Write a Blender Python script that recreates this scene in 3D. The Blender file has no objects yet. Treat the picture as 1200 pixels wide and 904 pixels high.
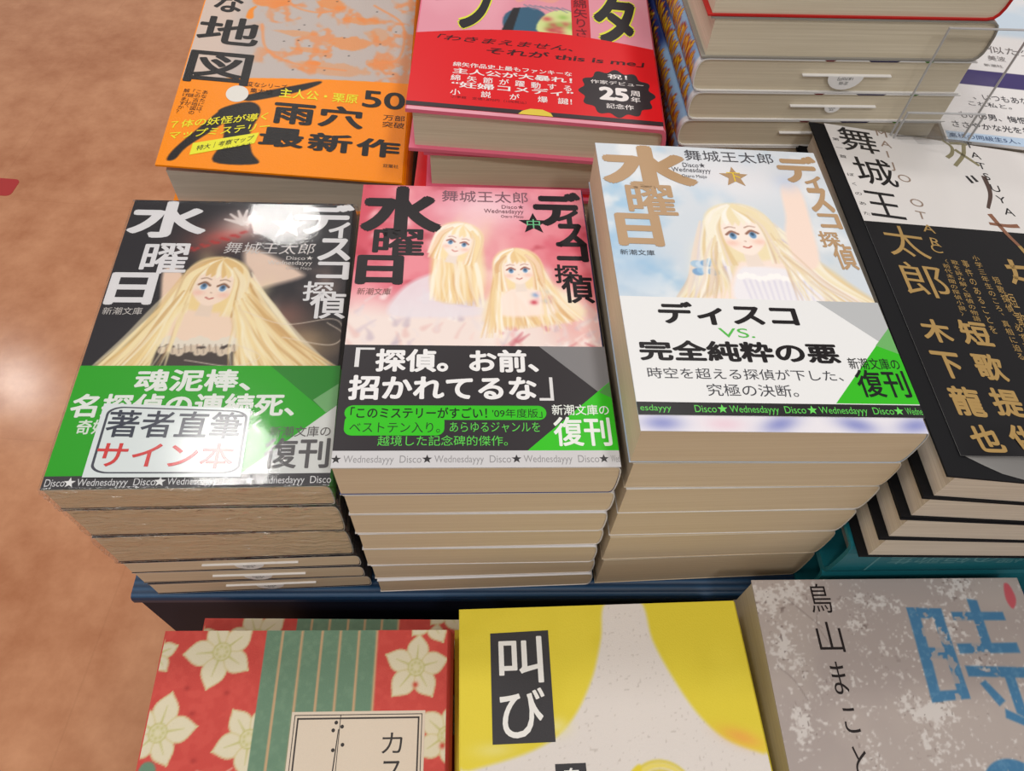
import bpy, math, random
import numpy as np
from mathutils import Matrix, Vector

# ------------------------------------------------------------------ camera, world, lights
S = bpy.context.scene
COL = S.collection
CAMZ = 1162.07            # lens height above the floor in mm (all layout below is in mm)
DECK = 800.0              # height of the display table

cam_d = bpy.data.cameras.new('camera')
cam = bpy.data.objects.new('camera', cam_d)
COL.objects.link(cam)
PITCH, ROLL = math.radians(55.6388), math.radians(4.24096)
fwd = Vector((0, math.cos(PITCH), -math.sin(PITCH)))
xr = Vector((1, 0, 0))
up0 = xr.cross(fwd)
cr, sr = math.cos(ROLL), math.sin(ROLL)
cx_, cy_ = cr * xr + sr * up0, -sr * xr + cr * up0
M = Matrix((cx_, cy_, -fwd)).transposed().to_4x4()
M.translation = Vector((0, 0, CAMZ / 1000))
cam.matrix_world = M
cam_d.sensor_fit = 'HORIZONTAL'
cam_d.sensor_width = 36.0
cam_d.lens = 854.73 * 36.0 / 1200.0
cam_d.clip_start = 0.01
cam_d.dof.use_dof = False
S.camera = cam

W = bpy.data.worlds.new('shop_interior')
S.world = W
W.use_nodes = True
bg = W.node_tree.nodes['Background']
bg.inputs[0].default_value = (1.0, 0.955, 0.915, 1)
bg.inputs[1].default_value = 0.40

def area(name, loc, size, power, color=(1, .965, .925), sy=None):
    l = bpy.data.lights.new(name, 'AREA')
    l.energy = power
    l.color = color
    l.shape = 'RECTANGLE' if sy else 'DISK'
    l.size = size
    if sy: l.size_y = sy
    o = bpy.data.objects.new(name, l)
    o.location = [c / 1000 for c in loc]
    COL.objects.link(o)
    return o

# rows of ceiling downlights over the aisle and over the table
for lx, ly, p in [(-769, 1941, 5), (-717, 965, 5), (-800, 20, 4), (500, 2150, 5), (560, 1100, 6),
                  (620, 60, 4.5), (-700, -900, 7.5), (600, -900, 8.5), (1900, 1150, 4), (-3067, 2378, 7), (-315, 1956, 4)]:  # the pair behind the camera is added to lighten the book fronts
    area('ceiling_downlight', (lx, ly, CAMZ + 1538), 0.26, p * .9)

S.view_settings.view_transform = 'Standard'
S.view_settings.look = 'None'
S.view_settings.exposure = -0.06
S.view_settings.gamma = 1.0
S.view_settings.use_curve_mapping = False

# ------------------------------------------------------------------ helpers: colour, canvas, mesh
def lin(c):
    a = np.asarray(c, float) / 255.0
    return np.where(a <= 0.04045, a / 12.92, ((a + 0.055) / 1.055) ** 2.4)

def spline(pts, n=10, closed=False):
    P = [np.array(p, float) for p in pts]
    if len(P) < 3 and not closed:
        return np.array(P)
    out = []
    N = len(P)
    rng = range(N) if closed else range(N - 1)
    for i in rng:
        p1, p2 = P[i], P[(i + 1) % N]
        p0 = P[i - 1] if (closed or i > 0) else 2 * p1 - p2
        p3 = P[(i + 2) % N] if (closed or i + 2 < N) else 2 * p2 - p1
        for k in range(n):
            t = k / n
            out.append(.5 * (2 * p1 + (p2 - p0) * t + (2 * p0 - 5 * p1 + 4 * p2 - p3) * t * t + (3 * p1 - p0 - 3 * p2 + p3) * t ** 3))
    if not closed:
        out.append(P[-1])
    return np.array(out)

class Canvas:
    """A printed sheet: colours on a fine grid, (0,0) = front left corner, mm."""
    def __init__(s, w, h, res=.5, base=(255, 255, 255), v0=0.0):
        s.w, s.h, s.v0 = w, h, v0
        s.nu, s.nv = int(round(w / res)) + 1, int(round((h - v0) / res)) + 1
        s.u = np.linspace(0, w, s.nu)
        s.v = np.linspace(v0, h, s.nv)
        s.U, s.V = np.meshgrid(s.u, s.v)
        s.C = np.ones((s.nv, s.nu, 3)) * np.array(base, float)
    def win(s, u0, u1, v0, v1):
        a, b = np.searchsorted(s.u, u0), np.searchsorted(s.u, u1)
        c, d = np.searchsorted(s.v, v0), np.searchsorted(s.v, v1)
        return slice(max(c - 1, 0), d + 1), slice(max(a - 1, 0), b + 1)
    def mix(s, sl, m, col):
        m = np.clip(m, 0, 1)[..., None]
        s.C[sl] = s.C[sl] * (1 - m) + np.array(col, float) * m
    def poly(s, pts, col, soft=.35, alpha=1., smooth=0):
        P = spline(pts, smooth, True) if smooth else np.array(pts, float)
        sl = s.win(P[:, 0].min() - 2 * soft, P[:, 0].max() + 2 * soft, P[:, 1].min() - 2 * soft, P[:, 1].max() + 2 * soft)
        U, V = s.U[sl], s.V[sl]
        if U.size == 0: return
        ins = np.zeros(U.shape, bool)
        D = np.full(U.shape, 1e9)
        for a, b in zip(P, np.roll(P, -1, 0)):
            dx, dy = b - a
            L = dx * dx + dy * dy
            if L < 1e-12: continue
            t = np.clip(((U - a[0]) * dx + (V - a[1]) * dy) / L, 0, 1)
            D = np.minimum(D, (U - a[0] - t * dx) ** 2 + (V - a[1] - t * dy) ** 2)
            if abs(dy) > 1e-12:
                c = (a[1] > V) != (b[1] > V)
                ins ^= c & (U < dx * (V - a[1]) / dy + a[0])
        D = np.sqrt(D) * np.where(ins, 1, -1)
        s.mix(sl, (D / soft * .5 + .5).clip(0, 1) * alpha, col)
    def stroke(s, pts, r0, r1, col, alpha=1., soft=.3, n=8, rm=None):
        P = spline(pts, n)
        r = np.linspace(r0, r1, len(P))
        if rm is not None:
            tt = np.linspace(0, 1, len(P))
            r = (1 - tt) ** 2 * r0 + 2 * tt * (1 - tt) * rm * 2 + tt ** 2 * r1
        R = r.max() + soft
        sl = s.win(P[:, 0].min() - R, P[:, 0].max() + R, P[:, 1].min() - R, P[:, 1].max() + R)
        U, V = s.U[sl], s.V[sl]
        if U.size == 0: return
        m = np.full(U.shape, -1e9)
        for i in range(len(P) - 1):
            a, b = P[i], P[i + 1]
            dx, dy = b - a
            L = dx * dx + dy * dy + 1e-12
            t = np.clip(((U - a[0]) * dx + (V - a[1]) * dy) / L, 0, 1)
            m = np.maximum(m, r[i] + (r[i + 1] - r[i]) * t - np.hypot(U - a[0] - t * dx, V - a[1] - t * dy))
        s.mix(sl, (m / soft * .5 + .5).clip(0, 1) * alpha, col)
    def blob(s, u, v, ru, rv, col, alpha=1., ang=0., p=2):
        R = 2.6 * max(ru, rv)
        sl = s.win(u - R, u + R, v - R, v + R)
        c, n = math.cos(ang), math.sin(ang)
        X, Y = s.U[sl] - u, s.V[sl] - v
        q = ((X * c + Y * n) / ru) ** 2 + ((-X * n + Y * c) / rv) ** 2
        s.mix(sl, np.exp(-.5 * q ** (p / 2)) * alpha, col)
    def ell(s, u, v, ru, rv, col, alpha=1., ang=0., soft=.3):
        t = np.linspace(0, 2 * math.pi, 28, endpoint=False)
        c, n = math.cos(ang), math.sin(ang)
        s.poly([(u + ru * math.cos(a) * c - rv * math.sin(a) * n, v + ru * math.cos(a) * n + rv * math.sin(a) * c) for a in t], col, soft, alpha)
    def noise(s, scale, seed, octaves=3):
        out = np.zeros_like(s.U)
        amp = tot = 0
        for o in range(octaves):
            sc = scale / 2 ** o
            rng = np.random.RandomState(seed + o)
            g = rng.rand(int(s.h / sc) + 4, int(s.w / sc) + 4)
            x, y = s.U / sc + .37 * o, s.V / sc + .61 * o
            i, j = y.astype(int), x.astype(int)
            fy, fx = y - i, x - j
            fy, fx = fy * fy * (3 - 2 * fy), fx * fx * (3 - 2 * fx)
            n = (g[i, j] * (1 - fx) + g[i, j + 1] * fx) * (1 - fy) + (g[i + 1, j] * (1 - fx) + g[i + 1, j + 1] * fx) * fy
            a = .5 ** o
            out += n * a
            tot += a
        return out / tot
    def field(s, m, col, alpha=1.):
        s.mix((slice(None), slice(None)), m * alpha, col)

def smooth(x, a, b):
    t = np.clip((x - a) / (b - a), 0, 1)
    return t * t * (3 - 2 * t)

class MB:
    """Collects pieces with a print colour each and links them as ONE mesh object (mm in, m out)."""
    def __init__(s):
        s.v, s.f, s.c, s.m, s.sm, s.n = [], [], [], [], [], 0
    def add(s, v, f, col=(200, 200, 200), mat=0, sm=False):
        v = np.asarray(v, float).reshape(-1, 3)
        col = np.asarray(col, float)
        if col.ndim == 1: col = np.tile(col, (len(v), 1))
        s.v.append(v)
        s.c.append(lin(col))
        if isinstance(f, np.ndarray):
            s.f.append(f + s.n)
            k = len(f)
        else:
            s.f.extend([[i + s.n for i in q] for q in f])
            k = len(f)
        s.m += [mat] * k
        s.sm += [sm] * k
        s.n += len(v)
    def build(s, name, mats, parent=None):
        V = np.concatenate(s.v) / 1000.0
        me = bpy.data.meshes.new(name)
        loops, sizes = [], []
        for q in s.f:
            if isinstance(q, np.ndarray):
                loops.append(q.ravel())
                sizes.append(np.full(len(q), q.shape[1]))
            else:
                loops.append(np.array(q))
                sizes.append(np.array([len(q)]))
        L = np.concatenate(loops).astype(np.int32)
        Z = np.concatenate(sizes).astype(np.int32)
        me.vertices.add(len(V))
        me.vertices.foreach_set('co', V.astype(np.float32).ravel())
        me.loops.add(len(L))
        me.loops.foreach_set('vertex_index', L)
        me.polygons.add(len(Z))
        me.polygons.foreach_set('loop_start', np.concatenate([[0], np.cumsum(Z)[:-1]]).astype(np.int32))
        me.polygons.foreach_set('material_index', np.array(s.m, np.int32))
        me.polygons.foreach_set('use_smooth', np.array(s.sm, bool))
        a = me.color_attributes.new('print', 'FLOAT_COLOR', 'POINT')
        C = np.concatenate(s.c)
        a.data.foreach_set('color', np.concatenate([C, np.ones((len(C), 1))], 1).astype(np.float32).ravel())
        for m in (mats if isinstance(mats, (list, tuple)) else [mats]):
            me.materials.append(m)
        me.update(calc_edges=True)
        me.validate()
        o = bpy.data.objects.new(name, me)
        COL.objects.link(o)
        if parent: o.parent = parent
        return o

def thing(name, label, cat, loc, rz=0.0, group=None):
    o = bpy.data.objects.new(name, None)
    o.empty_display_size = .02
    COL.objects.link(o)
    o.location = [c / 1000 for c in loc]
    o.rotation_euler = (0, 0, rz)
    tag(o, label, cat, group)
    return o
def tag(o, label, cat, group=None):
    o['label'] = label
    o['category'] = cat
    if group: o['group'] = group

# ------------------------------------------------------------------ lettering (outline glyphs, cached)
GL = {}
def glyphs(txt, bold=0.0, shear=0.0):
    k = (txt, bold, shear)
    if k not in GL:
        c = bpy.data.curves.new('lettering', 'FONT')
        c.body = txt
        c.size = 1
        c.shear = shear
        c.resolution_u = 5
        o = bpy.data.objects.new('lettering', c)
        COL.objects.link(o)
        dg = bpy.context.evaluated_depsgraph_get()
        me = bpy.data.meshes.new_from_object(o.evaluated_get(dg))
        v = np.array([(q.co[0], q.co[1], 0.) for q in me.vertices]).reshape(-1, 3)
        f = [list(p.vertices) for p in me.polygons]
        ff = []
        for q in f:
            P = v[q]
            ar = np.sum(P[:, 0] * np.roll(P[:, 1], -1) - P[:, 1] * np.roll(P[:, 0], -1))
            ff.append(q if ar >= 0 else q[::-1])
        if bold > 0:
            # heavier weight: the outline thickened by shifted copies of itself
            q = bold * .71
            sh = [(0, 0), (bold, 0), (-bold, 0), (0, bold), (0, -bold), (q, q), (-q, q), (q, -q), (-q, -q)]
            n = len(v)
            ff = [[i + n * j for i in f_] for j in range(len(sh)) for f_ in ff]
            v = np.concatenate([v + np.array(d + (j,)) for j, d in enumerate(sh)])
        GL[k] = (v, ff)
        bpy.data.objects.remove(o)
        bpy.data.meshes.remove(me)
        bpy.data.curves.remove(c)
    return GL[k]
_em = glyphs('国')[0]
EMX0, EMX1, EMY0, EMY1 = _em[:, 0].min() - .03, _em[:, 0].max() + .03, _em[:, 1].min() - .03, _em[:, 1].max() + .03

class Print:
    """Letters and flat marks printed on the top sheet of a book (u right, v away, mm from front left corner)."""
    def __init__(s, mb, bk, t, d, mat=0):
        s.mb, s.bk, s.t, s.d, s.mat = mb, bk, t, d, mat
    def put(s, uv, f, col, layer, dz=0.):
        uv = np.asarray(uv, float)
        s.mb.add(s.bk.top(uv[:, 0], uv[:, 1], s.d + layer * .03 + dz * .0025), f, col, s.mat)
    def fit(s, txt, u0, v0, u1, v1, col, bold=0., shear=0., layer=1, rot=0):
        v, f = glyphs(txt, bold, shear)
        a, b = v.min(0), v.max(0)
        w = (v - a) / np.maximum(b - a, 1e-6)
        p = np.stack([u0 + w[:, 0] * (u1 - u0), v0 + w[:, 1] * (v1 - v0)], 1)
        s.put(p, f, col, layer, v[:, 2])
    def quad(s, txt, c, col, bold=0., layer=1, flip=False):
        """fit into four corners: front-left, front-right, back-right, back-left"""
        v, f = glyphs(txt, bold)
        a, b = v.min(0), v.max(0)
        w = (v - a) / np.maximum(b - a, 1e-6)
        x, y = w[:, :1], w[:, 1:2]
        c = [np.array(q, float) for q in c]
        p = c[0] * (1 - x) * (1 - y) + c[1] * x * (1 - y) + c[2] * x * y + c[3] * (1 - x) * y
        s.put(p, f, col, layer, v[:, 2])
    def cell(s, ch, u, v, w, h, col, bold=0., layer=1, rot=0.):
        """one character in an em cell centred on (u, v)"""
        g, f = glyphs(ch, bold)
        x = ((g[:, 0] - EMX0) / (EMX1 - EMX0) - .5) * w
        y = ((g[:, 1] - EMY0) / (EMY1 - EMY0) - .5) * h
        if ch in '、。': x, y = x + w * .55, y + h * .6
        c, n = math.cos(rot), math.sin(rot)
        s.put(np.stack([u + x * c - y * n, v + x * n + y * c], 1), f, col, layer, g[:, 2])
    def column(s, txt, u, v0, v1, w, col, bold=0., layer=1, du=0., hk=1.):
        n = len(txt)
        st = (v1 - v0) / n
        for i, ch in enumerate(txt):
            if ch == ' ': continue
            ch = {'ー': '｜'}.get(ch, ch)
            s.cell(ch, u + du * (i + .5) / n, v0 + st * (i + .5), w, abs(st) * .94 * hk, col, bold, layer)
    def shape(s, pts, col, layer=.5):
        P = np.array(pts, float)
        ar = np.sum(P[:, 0] * np.roll(P[:, 1], -1) - P[:, 1] * np.roll(P[:, 0], -1))
        q = list(range(len(P)))
        s.put(P, [q if ar > 0 else q[::-1]], col, layer)
    def star(s, u, v, r, col, layer=1, a0=0.):
        s.shape([(u + (r if k % 2 == 0 else r * .42) * math.sin(a0 + k * math.pi / 5), v + (r if k % 2 == 0 else r * .42) * math.cos(a0 + k * math.pi / 5)) for k in range(10)], col, layer)
    def ring(s, pts, wdt, col, layer=1):
        """closed outline of a convex loop"""
        P = np.array(pts, float)
        c = P.mean(0)
        d = np.linalg.norm(P - c, axis=1, keepdims=True)
        Q = c + (P - c) * (1 - wdt / d)
        n = len(P)
        s.put(np.concatenate([P, Q]), [[i, (i + 1) % n, n + (i + 1) % n, n + i] for i in range(n)], col, layer)

def rrect(u0, v0, u1, v1, r, n=5):
    out = []
    for cx, cy, a0 in [(u1 - r, v1 - r, 0), (u0 + r, v1 - r, 90), (u0 + r, v0 + r, 180), (u1 - r, v0 + r, 270)]:
        for k in range(n + 1):
            a = math.radians(a0 + 90 * k / n)
            out.append((cx + r * math.cos(a), cy + r * math.sin(a)))
    return out

# ------------------------------------------------------------------ materials
def mat(name):
    m = bpy.data.materials.new(name)
    m.use_nodes = True
    return m, m.node_tree.nodes, m.node_tree.links, m.node_tree.nodes['Principled BSDF']
def printed(name, rough, coat=0., bump=0., scale=900, spec=.5):
    m, N, L, b = mat(name)
    a = N.new('ShaderNodeAttribute')
    a.attribute_name = 'print'
    L.new(a.outputs['Color'], b.inputs['Base Color'])
    b.inputs['Roughness'].default_value = rough
    b.inputs['Specular IOR Level'].default_value = spec
    if coat:
        b.inputs['Coat Weight'].default_value = coat
        b.inputs['Coat Roughness'].default_value = .12
    if bump:
        tc = N.new('ShaderNodeTexCoord')
        n = N.new('ShaderNodeTexNoise')
        n.inputs['Scale'].default_value = scale
        n.inputs['Detail'].default_value = 3
        L.new(tc.outputs['Object'], n.inputs['Vector'])
        bp = N.new('ShaderNodeBump')
        bp.inputs['Strength'].default_value = bump
        bp.inputs['Distance'].default_value = .0004
        L.new(n.outputs['Fac'], bp.inputs['Height'])
        L.new(bp.outputs['Normal'], b.inputs['Normal'])
    return m
M_GLOSS = printed('laminated_print', .3, 0, .04, 60, spec=.17)
M_STICKER = printed('glossy_sticker_print', .13, spec=.5)
M_MATTE = printed('matte_print', .62)
M_LINEN = printed('textured_print', .6, 0, .35, 1500)
M_LEATHER = printed('embossed_print', .3, 0, .25, 1100, spec=.16)
M_BLACK = printed('black_board_print', .6, spec=.15)

def paper(name, c1, c2, scale=1400.):
    m, N, L, b = mat(name)
    tc = N.new('ShaderNodeTexCoord')
    mp = N.new('ShaderNodeMapping')
    mp.inputs['Scale'].default_value = (9, 9, scale)
    n = N.new('ShaderNodeTexNoise')
    n.inputs['Scale'].default_value = 1
    n.inputs['Detail'].default_value = 4
    n.inputs['Roughness'].default_value = .7
    r = N.new('ShaderNodeValToRGB')
    r.color_ramp.elements[0].position, r.color_ramp.elements[1].position = .3, .72
    r.color_ramp.elements[0].color = (*lin(c1), 1)
    r.color_ramp.elements[1].color = (*lin(c2), 1)
    L.new(tc.outputs['Object'], mp.inputs['Vector'])
    L.new(mp.outputs['Vector'], n.inputs['Vector'])
    L.new(n.outputs['Fac'], r.inputs['Fac'])
    L.new(r.outputs['Color'], b.inputs['Base Color'])
    bp = N.new('ShaderNodeBump')
    bp.inputs['Strength'].default_value = .25
    bp.inputs['Distance'].default_value = .0003
    L.new(n.outputs['Fac'], bp.inputs['Height'])
    L.new(bp.outputs['Normal'], b.inputs['Normal'])
    b.inputs['Roughness'].default_value = .75
    b.inputs['Specular IOR Level'].default_value = .25
    return m
M_CREAM = paper('cream_page_edges', (212, 189, 158), (226, 206, 177))
M_WRAPPED = paper('lightened_cream_page_edges_in_film', (226, 200, 164), (238, 216, 182))  # cream paper coloured lighter to offset the shade cast by the film
M_WHITE = paper('pale_page_edges', (205, 190, 172), (235, 222, 205), 900.)
M_GREY = paper('grey_page_edges', (182, 177, 166), (208, 203, 192), 220.)
M_IVORY = paper('ivory_page_edges', (206, 193, 168), (228, 217, 194), 900.)

def film(name, bump, scale, fac=.10, gain=.45, dist=.002, rough=.1):
    m, N, L, b = mat(name)
    out = N['Material Output']
    tr = N.new('ShaderNodeBsdfTransparent')
    tr.inputs[0].default_value = (.97, .97, .97, 1)
    gl = N.new('ShaderNodeBsdfGlossy')
    gl.inputs['Roughness'].default_value = rough
    lw = N.new('ShaderNodeLayerWeight')
    lw.inputs['Blend'].default_value = .28
    ma = N.new('ShaderNodeMath')
    ma.operation = 'MULTIPLY_ADD'
    ma.inputs[1].default_value = gain
    ma.inputs[2].default_value = fac
    mx = N.new('ShaderNodeMixShader')
    L.new(lw.outputs['Fresnel'], ma.inputs[0])
    L.new(ma.outputs[0], mx.inputs[0])
    L.new(tr.outputs[0], mx.inputs[1])
    L.new(gl.outputs[0], mx.inputs[2])
    L.new(mx.outputs[0], out.inputs['Surface'])
    if bump:
        tc = N.new('ShaderNodeTexCoord')
        mp = N.new('ShaderNodeMapping')
        mp.inputs['Scale'].default_value = scale
        n = N.new('ShaderNodeTexNoise')
        n.inputs['Scale'].default_value = 1
        n.inputs['Detail'].default_value = 3
        n.inputs['Distortion'].default_value = .8
        bp = N.new('ShaderNodeBump')
        bp.inputs['Strength'].default_value = bump
        bp.inputs['Distance'].default_value = dist
        L.new(tc.outputs['Object'], mp.inputs[0])
        L.new(mp.outputs[0], n.inputs['Vector'])
        L.new(n.outputs['Fac'], bp.inputs['Height'])
        for q in (lw, gl): L.new(bp.outputs['Normal'], q.inputs['Normal'])
    return m
M_FILM = film('clear_shrink_film', .12, (30, 16, 60), .03, .45, .002, .07)
M_FILMSIDE = film('crinkled_shrink_film', 1., (34, 34, 270), .06, .42, .0045, .17)
M_ACRYLIC = film('clear_acrylic', 0, (1, 1, 1), .0, .12)
m, N, L, b = mat('acrylic_edge')
b.inputs['Base Color'].default_value = (.5, .5, .51, 1)
b.inputs['Roughness'].default_value = .2
M_ACEDGE = m

# ------------------------------------------------------------------ setting: floor
m, N, L, b = mat('mottled_orange_floor')
tc = N.new('ShaderNodeTexCoord')
n1 = N.new('ShaderNodeTexNoise'); n1.inputs['Scale'].default_value = 16; n1.inputs['Detail'].default_value = 7; n1.inputs['Roughness'].default_value = .62
n2 = N.new('ShaderNodeTexNoise'); n2.inputs['Scale'].default_value = 3.2; n2.inputs['Detail'].default_value = 3
r = N.new('ShaderNodeValToRGB')
r.color_ramp.elements[0].position, r.color_ramp.elements[1].position = .34, .68
r.color_ramp.elements[0].color = (*lin((190, 122, 82)), 1)
r.color_ramp.elements[1].color = (*lin((232, 168, 126)), 1)
mx = N.new('ShaderNodeMath'); mx.operation = 'MULTIPLY_ADD'; mx.inputs[1].default_value = .5
m2 = N.new('ShaderNodeMath'); m2.operation = 'MULTIPLY'; m2.inputs[1].default_value = .5
L.new(tc.outputs['Object'], n1.inputs['Vector']); L.new(tc.outputs['Object'], n2.inputs['Vector'])
L.new(n2.outputs['Fac'], m2.inputs[0]); L.new(n1.outputs['Fac'], mx.inputs[0]); L.new(m2.outputs[0], mx.inputs[2])
L.new(mx.outputs[0], r.inputs['Fac'])
br = N.new('ShaderNodeTexBrick')
br.offset = 0
br.inputs['Scale'].default_value = 1
br.inputs['Brick Width'].default_value = .6
br.inputs['Row Height'].default_value = .6
br.inputs['Mortar Size'].default_value = .0015
br.inputs['Color1'].default_value = br.inputs['Color2'].default_value = (1, 1, 1, 1)
br.inputs['Mortar'].default_value = (.95, .94, .93, 1)
L.new(tc.outputs['Object'], br.inputs['Vector'])
mm = N.new('ShaderNodeMixRGB'); mm.blend_type = 'MULTIPLY'; mm.inputs[0].default_value = 1
L.new(r.outputs['Color'], mm.inputs[1]); L.new(br.outputs['Color'], mm.inputs[2])
L.new(mm.outputs[0], b.inputs['Base Color'])
b.inputs['Roughness'].default_value = .17
bp = N.new('ShaderNodeBump'); bp.inputs['Strength'].default_value = .1; bp.inputs['Distance'].default_value = .002
L.new(n1.outputs['Fac'], bp.inputs['Height']); L.new(bp.outputs['Normal'], b.inputs['Normal'])
M_FLOOR = m
mb = MB()
mb.add([(-6000, -3000, -20), (6000, -3000, -20), (6000, 7000, -20), (-6000, 7000, -20), (-6000, -3000, 0), (6000, -3000, 0), (6000, 7000, 0), (-6000, 7000, 0)],
       [[0, 3, 2, 1], [4, 5, 6, 7], [0, 1, 5, 4], [1, 2, 6, 5], [2, 3, 7, 6], [3, 0, 4, 7]])
floor = mb.build('floor', M_FLOOR)
floor['kind'] = 'structure'
# red floor marking at the aisle
m, N, L, b = mat('red_floor_tape'); b.inputs['Base Color'].default_value = (*lin((190, 45, 45)), 1); b.inputs['Roughness'].default_value = .4
mb = MB()
tape = rrect(-55, -28, 55, 28, 12)
k = len(tape)
mb.add([(x, y, 0) for x, y in tape] + [(x, y, .6) for x, y in tape], [list(range(k))[::-1], list(range(k, 2 * k))] + [[i, (i + 1) % k, k + (i + 1) % k, k + i] for i in range(k)])
o = mb.build('floor_sticker', m)
o.location = (-1.213, 1.236, 0.0)
tag(o, 'small red floor marking on the orange floor at the left edge', 'sticker')

# ------------------------------------------------------------------ display table
def boxm(mb, x0, x1, y0, y1, z0, z1, bev=0., mat=0, col=(128, 128, 128)):
    e = bev
    prof = [(y0, z0), (y0, z1 - e), (y0 + e * .3, z1 - e * .3), (y0 + e, z1), (y1, z1), (y1, z0)] if bev else [(y0, z0), (y0, z1), (y1, z1), (y1, z0)]
    n = len(prof)
    v = [(x0, a, c) for a, c in prof] + [(x1, a, c) for a, c in prof]
    f = [list(range(n))[::-1], list(range(n, 2 * n))] + [[i, (i + 1) % n, n + (i + 1) % n, n + i] for i in range(n)]
    f = [q[::-1] for q in f]
    mb.add(v, f, col, mat)
m, N, L, b = mat('ribbed_blue_table_sheet')
tc = N.new('ShaderNodeTexCoord')
wv = N.new('ShaderNodeTexWave'); wv.bands_direction = 'Y'; wv.inputs['Scale'].default_value = 95; wv.inputs['Distortion'].default_value = .3
r = N.new('ShaderNodeValToRGB')
r.color_ramp.elements[0].color = (*lin((20, 52, 84)), 1)
r.color_ramp.elements[1].color = (*lin((34, 76, 114)), 1)
L.new(tc.outputs['Object'], wv.inputs['Vector']); L.new(wv.outputs['Fac'], r.inputs['Fac']); L.new(r.outputs['Color'], b.inputs['Base Color'])
bp = N.new('ShaderNodeBump'); bp.inputs['Strength'].default_value = .4; bp.inputs['Distance'].default_value = .0008
L.new(wv.outputs['Fac'], bp.inputs['Height']); L.new(bp.outputs['Normal'], b.inputs['Normal'])
b.inputs['Roughness'].default_value = .45
M_BLUE = m
m, N, L, b = mat('dark_navy_laminate'); b.inputs['Base Color'].default_value = (*lin((30, 36, 54)), 1); b.inputs['Roughness'].default_value = .6; b.inputs['Specular IOR Level'].default_value = .2
M_NAVY = m
DY = math.radians(4.5)
table = thing('display_table', 'blue topped shop display table with a lower front shelf under the book piles', 'table', (-179.3, 104.3, 0), DY)
mb = MB(); boxm(mb, 0, 900, 0, 640, DECK - 6, DECK, 2.5); mb.build('table_top', M_BLUE, table)
mb = MB(); boxm(mb, 1, 899, 2, 638, 0, DECK - 6); mb.build('table_body', M_NAVY, table)
SHELF = DECK - 80
mb = MB(); boxm(mb, 62, 900, -210, 2, SHELF - 30, SHELF, 2); mb.build('front_shelf', M_NAVY, table)

# ------------------------------------------------------------------ books
class Plane:
    def __init__(s, c, z, gx, gy): s.c, s.z, s.gx, s.gy = c, z, gx, gy
    def __call__(s, X, Y): return s.z + s.gx * (X - s.c[0]) + s.gy * (Y - s.c[1])
    def lerp(s, o, f):
        z2 = s(o.c[0], o.c[1])
        return Plane(o.c, z2 + (o.z - z2) * f, s.gx + (o.gx - s.gx) * f, s.gy + (o.gy - s.gy) * f)
def pose_plane(x, y, z, yaw, rx, ry):
    R = Matrix.Rotation(yaw, 3, 'Z') @ Matrix.Rotation(rx, 3, 'X') @ Matrix.Rotation(ry, 3, 'Y')
    n = R.col[2]
    return Plane((x, y), z + CAMZ, -n.x / n.z, -n.y / n.z)
def flat(z, c=(0, 0)): return Plane(c, z, 0, 0)

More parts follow.
